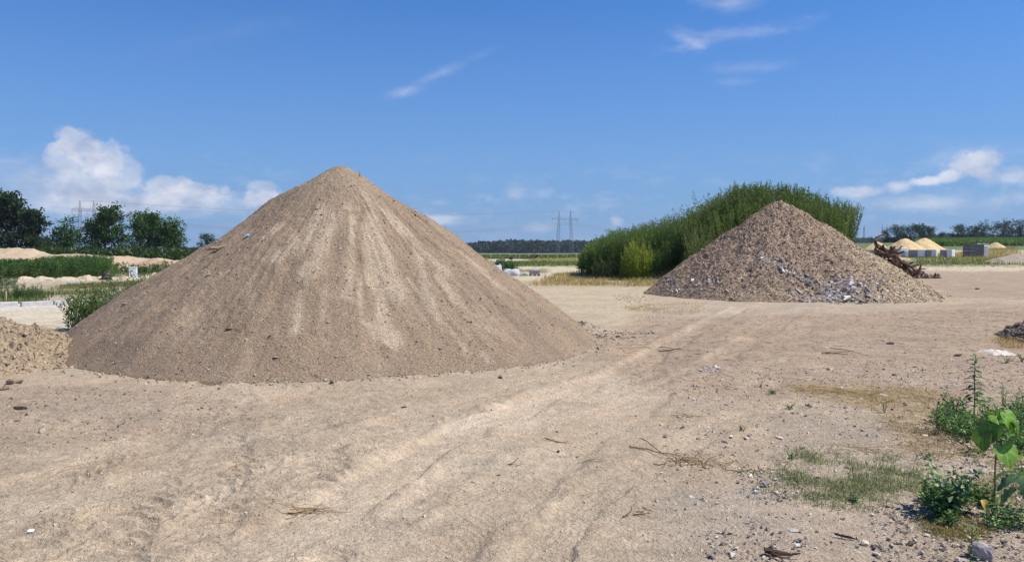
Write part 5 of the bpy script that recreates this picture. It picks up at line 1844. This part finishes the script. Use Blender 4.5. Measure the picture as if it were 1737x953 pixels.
def sticks(px, py, n, L, spread, c, lb, rad=.004, ang=0.0, aw=.35, lift=.03, wob=.12, name='straw_bundle', cat='dry stalks', sy=.5):
    """a few dry stalks lying together; each stalk a part"""
    x, y = at(px, py)
    z = gz(x, y)
    t = empty(name, (x, y, z))
    tag(t, lb, cat)
    Ps = []
    for i in range(n):
        p = np.array((RS.normal(0, spread), RS.normal(0, spread * sy), 0))
        a = ang + RS.normal(0, aw)
        ln = L * RS.uniform(.5, 1.1)
        P_ = randcurve(p - np.array((math.cos(a), math.sin(a), 0)) * ln / 2, (math.cos(a), math.sin(a), RS.normal(0, lift)), ln, 6, wob)
        P_[:, 2] = np.abs(P_[:, 2] - P_[:, 2].min()) * .5 + rad * 1.5
        Ps.append(P_)
    A_ = np.concatenate(Ps)
    A_[:, 2] += H(A_[:, 0] + x, A_[:, 1] + y) + (ground_detail(A_[:, 0] + x, A_[:, 1] + y)[0] if y < 40 else 0) - z
    for i in range(n):
        P_ = A_[i * 7:i * 7 + 7]
        V, Fc = tube(P_, rad * np.linspace(1, .4, 7) * RS.uniform(.6, 1.3), 5)
        mk('stalk', V, Fc, M['straw'], t, np.array(c) * RS.uniform(.6, 1.3))
    return t


sticks(535, 862, 12, .34, .06, (.42, .29, .16), 'bundle of thin dry stalks lying on the sandy ground at lower centre', .003, .35, .3)
sticks(1175, 785, 26, .25, .10, (.34, .23, .13), 'dried uprooted weed with twisted roots on the pale ground, left half', .004, 0, 1.2, .35, .35, 'uprooted_weed', 'dead weed')
sticks(1235, 793, 20, .22, .10, (.40, .29, .17), 'dried weed roots curling on the pale ground, right half of the tangle', .0035, -.3, .9, .3, .35, 'uprooted_weed', 'dead weed')
sticks(1265, 803, 16, .12, .06, (.13, .14, .07), 'withering green weed at the right end of the root tangle', .003, 0, 1.5, .6, .3, 'uprooted_weed', 'dead weed')
sticks(1175, 708, 8, .34, .05, (.48, .37, .22), 'pale dry stalks lying flat on the ground above the root tangle', .003, .12, .2)
sticks(1115, 768, 2, .5, .03, (.22, .14, .09), 'dark forked stick pointing at the root tangle', .006, -.9, .2, .1, .1, 'stick', 'stick')
sticks(948, 752, 2, .32, .02, (.18, .12, .08), 'thin curved dark twig above the small white scrap', .004, -.5, .1, .1, .2, 'stick', 'stick')
sticks(1010, 785, 3, .3, .04, (.42, .30, .18), 'straw stalk left of the root tangle', .003, .4, .4)
sticks(875, 788, 3, .14, .03, (.22, .10, .07), 'small reddish dry twig on the track', .004, .2, .5, .3, .2, 'stick', 'stick')
sticks(1090, 875, 5, .16, .04, (.30, .18, .10), 'small brown twig cluster at the bottom centre right', .005, -.1, .4, .3, .3, 'stick', 'stick')
sticks(1420, 603, 4, .7, .08, (.20, .15, .10), 'long dark twig lying across the brown ground right of centre', .006, -.35, .12, .05, .08, 'stick', 'stick')
sticks(1140, 596, 3, .35, .05, (.12, .09, .06), 'short dark stick by the ground right of the gravel heap', .007, -.1, .15, .1, .15, 'stick', 'stick')
sticks(1080, 594, 3, .7, .08, (.40, .30, .18), 'long straw strand right of the gravel heap foot', .004, .1, .15, .05, .1)
sticks(1110, 527, 14, .8, .3, (.52, .40, .22), 'loose tangle of straw stalks at the left foot of the rubble heap', .006, .3, .8, .3, .12)
sticks(1430, 665, 16, .6, .2, (.50, .36, .18), 'bundle of golden straw stalks in the straw strip', .004, .12, .25)
sticks(1528, 680, 18, .5, .16, (.45, .33, .18), 'tangle of dry stalks sticking up right of the golden straw', .004, .3, .9, .5, .2, 'dead_weed', 'dead weed')
sticks(1590, 735, 14, .35, .12, (.30, .23, .14), 'greyish dead stalks between the weeds and the straw', .004, -.1, .6, .4, .2, 'dead_weed', 'dead weed')
sticks(1500, 765, 8, .5, .12, (.45, .35, .2), 'thin straw stalks above the green grass patch', .003, -.2, .3)
sticks(1440, 917, 2, .11, .02, (.05, .04, .035), 'short dark twig at the bottom right, left of the sprout', .006, -.3, .2, .1, .1, 'stick', 'stick')
sticks(1320, 945, 3, .18, .02, (.14, .09, .06), 'weathered bark piece on the bottom edge of the photo', .012, -.25, .15, .05, .1, 'bark_piece', 'bark')

# ---- individually visible stones
def stone(px, py, s, c, lb, flat=(1, .8, .6), name='stone', mat='stone', cat='stone', sink=.3, rz=None):
    import bmesh
    x, y = at(px, py)
    z = gz(x, y)
    bm = bmesh.new()
    bmesh.ops.create_icosphere(bm, subdivisions=3, radius=1)
    V = np.array([v.co[:] for v in bm.verts]); Fc = np.array([[v.index for v in f.verts] for f in bm.faces])
    bm.free()
    # chip facets: cut by random planes
    for i in range(11):
        n_ = RS.normal(0, 1, 3); n_ /= np.linalg.norm(n_)
        d = V @ n_ - RS.uniform(.55, .85)
        V -= np.where(d > 0, d, 0)[:, None] * n_[None] * .92
    V += .02 * RS.normal(0, 1, V.shape)
    V *= np.array(flat) * s
    V[:, 2] += s * flat[2] * (1 - sink) * .8
    o_ = mk(name, V, Fc, M[mat], None, np.array(c) * (1 + RS.normal(0, .06, (len(V), 1))), False, (x, y, z))
    o_.rotation_euler = (0, 0, RS.uniform(0, 6) if rz is None else rz)
    return tag(o_, lb, cat)


stone(1664, 948, .062, (.36, .33, .32), 'largest rock, grey with a pale top, at the bottom right corner', (1.1, .8, .9))
stone(36, 698, .075, (.28, .22, .16), 'flat brown clod with a dark underside near the left edge', (1.1, .6, .42), cat='clod', name='clod', mat='clay', rz=0)
stone(72, 737, .035, (.40, .36, .30), 'small grey stone below the brown clod at left', (1, .8, .9))
stone(25, 655, .09, (.30, .23, .16), 'larger clod at the foot of the clay bank', (1.1, .8, .5), cat='clod', name='clod', mat='clay')
stone(8, 665, .06, (.26, .20, .14), 'clod at the very left edge under the clay bank', (1.1, .8, .6), cat='clod', name='clod', mat='clay')
stone(1296, 826, .028, (.24, .24, .24), 'dark grey pebble at the left edge of the grass patch', (1, .8, .7))
stone(1282, 838, .024, (.62, .58, .54), 'whitish pebble just below the dark grey pebble', (1, .9, .6))
stone(1316, 838, .022, (.58, .54, .48), 'pale pebble right of the whitish pebble in the grass edge', (1, .8, .6))
stone(1466, 925, .026, (.62, .56, .40), 'round cream pebble near the bottom right', (1, .9, .7))
stone(1487, 942, .024, (.52, .48, .42), 'grey-white pebble on the bottom edge right of the cream one', (1.1, .7, .6))
stone(1650, 800, .035, (.48, .42, .35), 'pale stone left of the heart-leaved plant stem', (1.3, .8, .6))
stone(1665, 790, .03, (.40, .34, .28), 'tan stone behind the heart-leaved plant stem', (1.2, .8, .6))
stone(1240, 744, .028, (.55, .50, .42), 'pale flat pebble beside the tiny sprout', (1.4, .8, .4))
stone(1321, 744, .03, (.55, .50, .44), 'pale flat pebble right of the tiny sprout', (1.5, .8, .4))
stone(803, 820, .018, (.42, .38, .32), 'small round pebble on the track at lower centre', (1, .9, .7))
stone(845, 776 + 28, .012, (.12, .10, .09), 'tiny dark pebble pair beside the track centre', (1.6, .7, .6))
stone(947, 765, .018, (.06, .055, .05), 'small black stone with a white chip on the right track', (1.3, .8, .5))
stone(939, 764, .014, (.62, .6, .58), 'tiny white chip beside the black stone', (1.3, .8, .5))
stone(1510, 584, 0.081, (.06, .05, .045), 'dark lump on the brown ground right of centre', (1.3, .8, .35), cat='clod', name='clod')
stone(1625, 606, 0.068, (.06, .05, .045), 'dark flat lump left of the white cloth', (1.3, .5, .35), cat='clod', name='clod')
stone(1560, 505, 0.099, (.10, .08, .06), 'dark clod at the right foot of the rubble heap', (1.3, .8, .4), cat='clod', name='clod')
stone(1658, 491, 0.124, (.08, .06, .05), 'dark flat lump on the far brown ground', (1.6, .8, .3), cat='clod', name='clod')
stone(1517, 638, 0.043, (.10, .08, .06), 'small dark clod above the straw strip', (1.5, .6, .4), cat='clod', name='clod')
stone(685, 693, .022, (.08, .06, .05), 'small dark chip on the ground before the gravel heap', (1.6, .6, .4))
stone(848, 645, .035, (.10, .08, .07), 'dark pebble near the front foot of the gravel heap', (1, .8, .6))

# debris line right of the gravel heap (broken bits) and pale shards patch
def debris_line(poly, n, lb, cols, smin=.01, sk=.015, name='debris_scatter'):
    P_ = pts_in(poly, n); P_[:, 2] += .01
    V, Fc, q = scatter(P_, RS.gamma(1.6, sk * .42, n) + smin * .4, 'ico', (1.2, .85, .5), np.array(cols)[RS.randint(len(cols), size=n)] * RS.uniform(.7, 1.2, (n, 1)), tilt=.6)
    return tag(mk(name, V, Fc, M['stone'], None, q), lb, kind='stuff')


debris_line([(972, 545), (1000, 548), (1040, 562), (1090, 560), (1110, 566), (1080, 576), (1030, 578), (990, 562)], 260, 'line of broken dark and pale bits right of the gravel heap', [(.12, .10, .085), (.30, .23, .16), (.5, .45, .38), (.22, .17, .12)])
debris_line([(1065, 563), (1078, 562), (1080, 570), (1068, 570)], 26, 'orange brick crumbs in the debris line', [(.55, .26, .16), (.7, .5, .42)])
debris_line([(1180, 630), (1200, 618), (1225, 622), (1215, 632)], 70, 'pale shards on the brown ground in the centre right', [(.6, .56, .52), (.45, .4, .36)], .008, .012)
debris_line([(1030, 500), (1105, 494), (1110, 512), (1060, 516)], 260, 'small rubble strewn left of the rubble heap', [(.25, .19, .14), (.40, .33, .24), (.16, .13, .11)], .008, .012)
debris_line([(1420, 500), (1615, 500), (1600, 512), (1400, 519)], 500, 'small rubble strewn along the right foot of the rubble heap', [(.2, .15, .11), (.4, .34, .25), (.1, .08, .07)], .01, .018)
debris_line([(1190, 900), (1290, 890), (1370, 920), (1330, 970), (1200, 970)], 420, 'gravelly stones at the bottom, left of the sprout', [(.36, .31, .26), (.5, .46, .4), (.17, .15, .13)], .004, .005)
debris_line([(1250, 800), (1330, 800), (1400, 850), (1290, 862), (1250, 840)], 360, 'gravelly stones at the left edge of the grass patch', [(.4, .36, .31), (.55, .5, .45), (.2, .18, .16)], .004, .005)
debris_line([(1480, 860), (1760, 850), (1760, 990), (1480, 960)], 1600, 'gravel and soil crumbs around the grey rock', [(.36, .30, .24), (.48, .43, .36), (.16, .13, .11), (.28, .22, .17)], .004, .006)
debris_line([(1560, 735), (1760, 720), (1760, 860), (1580, 800)], 1100, 'pale pebbles among the weeds at right', [(.46, .40, .34), (.58, .5, .44), (.25, .2, .16)], .004, .006)

P_ = pts_in([(-120, 1080), (-120, 660), (400, 666), (800, 652), (1000, 622), (1100, 560), (1760, 522), (1760, 1080)], 9000)
V, Fc, q = scatter(P_, RS.gamma(1.6, .0032, len(P_)) + .0022, 'oct', (1, .8, .6), np.array([(.40, .31, .21), (.52, .43, .31), (.26, .2, .14), (.52, .45, .36)])[RS.choice(4, len(P_), p=[.42, .26, .22, .10])])
tag(mk('gravel_crumbs', V, Fc, M['stone'], None, q), 'fine crumbs and pebbles over the bare foreground', kind='stuff')
P_ = pts_in([(1150, 640), (1760, 600), (1760, 1080), (1050, 1080)], 4800)
V, Fc, q = scatter(P_, RS.gamma(1.8, .0045, len(P_)) + .003, 'oct', (1, .8, .6), np.array([(.38, .31, .24), (.50, .44, .36), (.24, .19, .15), (.52, .47, .41)])[RS.choice(4, len(P_), p=[.42, .28, .2, .10])])
tag(mk('gravel_crumbs', V, Fc, M['stone'], None, q), 'coarser crumbs over the ground at lower right', kind='stuff')
# dusty clods on the churned left side
P_ = pts_in([(-100, 760), (-100, 655), (150, 660), (420, 668), (420, 720), (150, 760)], 900)
V, Fc, q = scatter(P_, RS.gamma(1.6, .0045, len(P_)) + .003, 'ico', (1, .9, .5), np.array((.34, .26, .18)) * RS.uniform(.75, 1.2, (len(P_), 1)))
tag(mk('soil_crumbs', V, Fc, M['clay'], None, q), 'soil crumbs on the ground before the clay bank', kind='stuff')


# ---- cloth, scraps, wood on the heap
def sheet(px, py, w, d, c, lb, name, cat, hh=.05, nx=24, ny=14, z=None, loc=None, rz=0.0, sharp=1.0):
    if loc is None:
        x, y = at(px, py); zz = gz(x, y)
        loc = (x, y, zz)
    u, v = np.meshgrid(np.linspace(-1, 1, nx), np.linspace(-1, 1, ny), indexing='ij')
    s = RS.uniform(0, 50)
    ex = 1 + .25 * perlin(v * 2 + s, u * .0 + s); ey = 1 + .3 * perlin(u * 3 + s, v * 0 - s)
    X = u * w / 2 * ex; Y = v * d / 2 * ey
    Z = hh * np.clip(1 - np.maximum(np.abs(u), np.abs(v)) ** 3, 0, 1) * (.5 + sharp * np.abs(fbm(u * 1.8 + s, v * 1.5, 3))) + .004
    low = Z * 0 - .004
    V = np.concatenate([np.stack([X, Y, Z], -1).reshape(-1, 3), np.stack([X, Y, low], -1).reshape(-1, 3)])
    i = np.arange(nx - 1)[:, None] * ny; j = np.arange(ny - 1)[None, :]
    Q = np.stack([i + j, i + ny + j, i + ny + j + 1, i + j + 1], -1).reshape(-1, 4)
    Q = np.concatenate([Q, Q[:, ::-1] + nx * ny])
    o_ = mk(name, V, Q, M['cloth'], None, c, True, loc)
    o_.rotation_euler = (0, 0, rz)
    return tag(o_, lb, cat)


sheet(1692, 602, .42, .42, (.56, .50, .43), 'crumpled off-white cloth lying at the right above the small weeds', 'cloth', 'cloth', .075)
sheet(1345, 901, .06, .06, (.36, .33, .30), 'scrap of clear plastic film on the ground at the bottom right', 'plastic_scrap', 'litter', .008)
sheet(52, 903, .035, .04, (.75, .76, .78), 'small white paper scrap on the sand at the lower left', 'paper_scrap', 'litter', .012, 10, 6, rz=.4)
sheet(1498, 671, .09, .09, (.45, .42, .38), 'pale scrap lying in the dry stalks', 'paper_scrap', 'litter', .02, 10, 6)
sheet(1642, 716, .12, .12, (.45, .38, .34), 'pale torn paper among the weeds at right', 'paper_scrap', 'litter', .03, 12, 8)


def on_heap(px, py, grid):
    """surface point of a heap seen at a pixel"""
    x, y, z = grid
    qx, qy = proj(x, y, z)
    d = (qx - px) ** 2 + (qy - py) ** 2 + np.where(y > PY + .5, 1e6, 0)
    k = np.unravel_index(np.argmin(d), d.shape)
    return float(x[k]), float(y[k]), float(z[k])


x, y, z = on_heap(368, 424, grid1)
t = empty('driftwood', (x, y, z)); tag(t, 'weathered piece of wood lying on the left slope of the large gravel heap', 'wood')
V, Fc = tube([(-.16, -.02, .0), (-.08, -.03, .03), (.02, -.02, .035), (.12, 0, .06), (.17, .02, .08)], [.012, .03, .026, .02, .008], 7); mk('log', V, Fc, M['wood'], t, (.42, .31, .21))
V, Fc = tube([(-.02, -.03, .03), (.06, -.05, .02), (.12, -.05, .045)], [.015, .012, .005], 6); mk('branch', V, Fc, M['wood'], t, (.34, .25, .17))
x, y, z = on_heap(420, 402, grid1)
sheet(0, 0, .08, .12, (.16, .30, .52), 'blue and white plastic scrap on the upper left slope of the gravel heap', 'plastic_scrap', 'litter', .05, 10, 8, loc=(x, y, z + .01))
x, y, z = on_heap(610, 299, grid1)
t = empty('twig', (x, y, z)); tag(t, 'tiny bare twig sticking up just right of the gravel heap peak', 'twig')
for dx, dz, ln in ((.0, .10, 1), (.035, .05, 1), (-.02, .06, 1)):
    V, Fc = tube([(0, 0, -.02), (dx * .4, 0, dz * .5), (dx, 0, dz)], [.004, .003, .002], 5); mk('shoot', V, Fc, M['wood'], t, (.12, .09, .06))
for px, py, s, lb in ((212, 517, .05, 'flat pale stone on the lower left flank of the gravel heap'), (390, 558, .04, 'small brown clod on the left face of the gravel heap'), (468, 606, .03, 'small pale stone low on the front of the gravel heap')):
    x, y, z = on_heap(px, py, grid1)
    o = stone(100, 800, s, (.42, .34, .26) if s != .04 else (.2, .15, .1), lb, (1.4, .8, .4), rz=0)
    o.location = (x, y, z)
for px, py, c, lb in ((388, 555, (.45, .25, .11), 'rusty dry sprig on the left face of the gravel heap'), (540, 640, (.30, .21, .10), 'dry brown weed at the front foot of the gravel heap'), (406, 560, (.45, .28, .12), 'small orange dry leaf sprig right of the rusty sprig')):
    x, y, z = on_heap(px, py, grid1)
    t = empty('dry_sprig', (x, y, z)); tag(t, lb, 'dry weed')
    for i in range(7):
        V, Fc = tube(randcurve((RS.normal(0, .02), RS.normal(0, .02), .0), (RS.normal(0, .8), RS.normal(0, .5) - .3, .6), .07, 4, .3), .003, 4)
        mk('stalk', V, Fc, M['straw'], t, np.array(c) * RS.uniform(.6, 1.2))


# ================================================================== HAZE
V, Fc = box(3600, 1500, 70, False)
hz = mk('haze', V, Fc, M['block'], None, None, loc=(0, 640, 0))
hz.data.materials.clear()
hm = bpy.data.materials.new('thin_haze'); hm.use_nodes = True
hn = hm.node_tree; hn.nodes.clear()
ho = hn.nodes.new('ShaderNodeOutputMaterial'); hv = hn.nodes.new('ShaderNodeVolumePrincipled')
hv.inputs['Color'].default_value = (.80, .88, 1.0, 1)
hv.inputs['Density'].default_value = 0.00012
hv.inputs['Anisotropy'].default_value = 0.3
hn.links.new(hv.outputs[0], ho.inputs['Volume'])
hz.data.materials.append(hm)
hz['kind'] = 'stuff'; hz['label'] = 'thin summer haze over the plain'
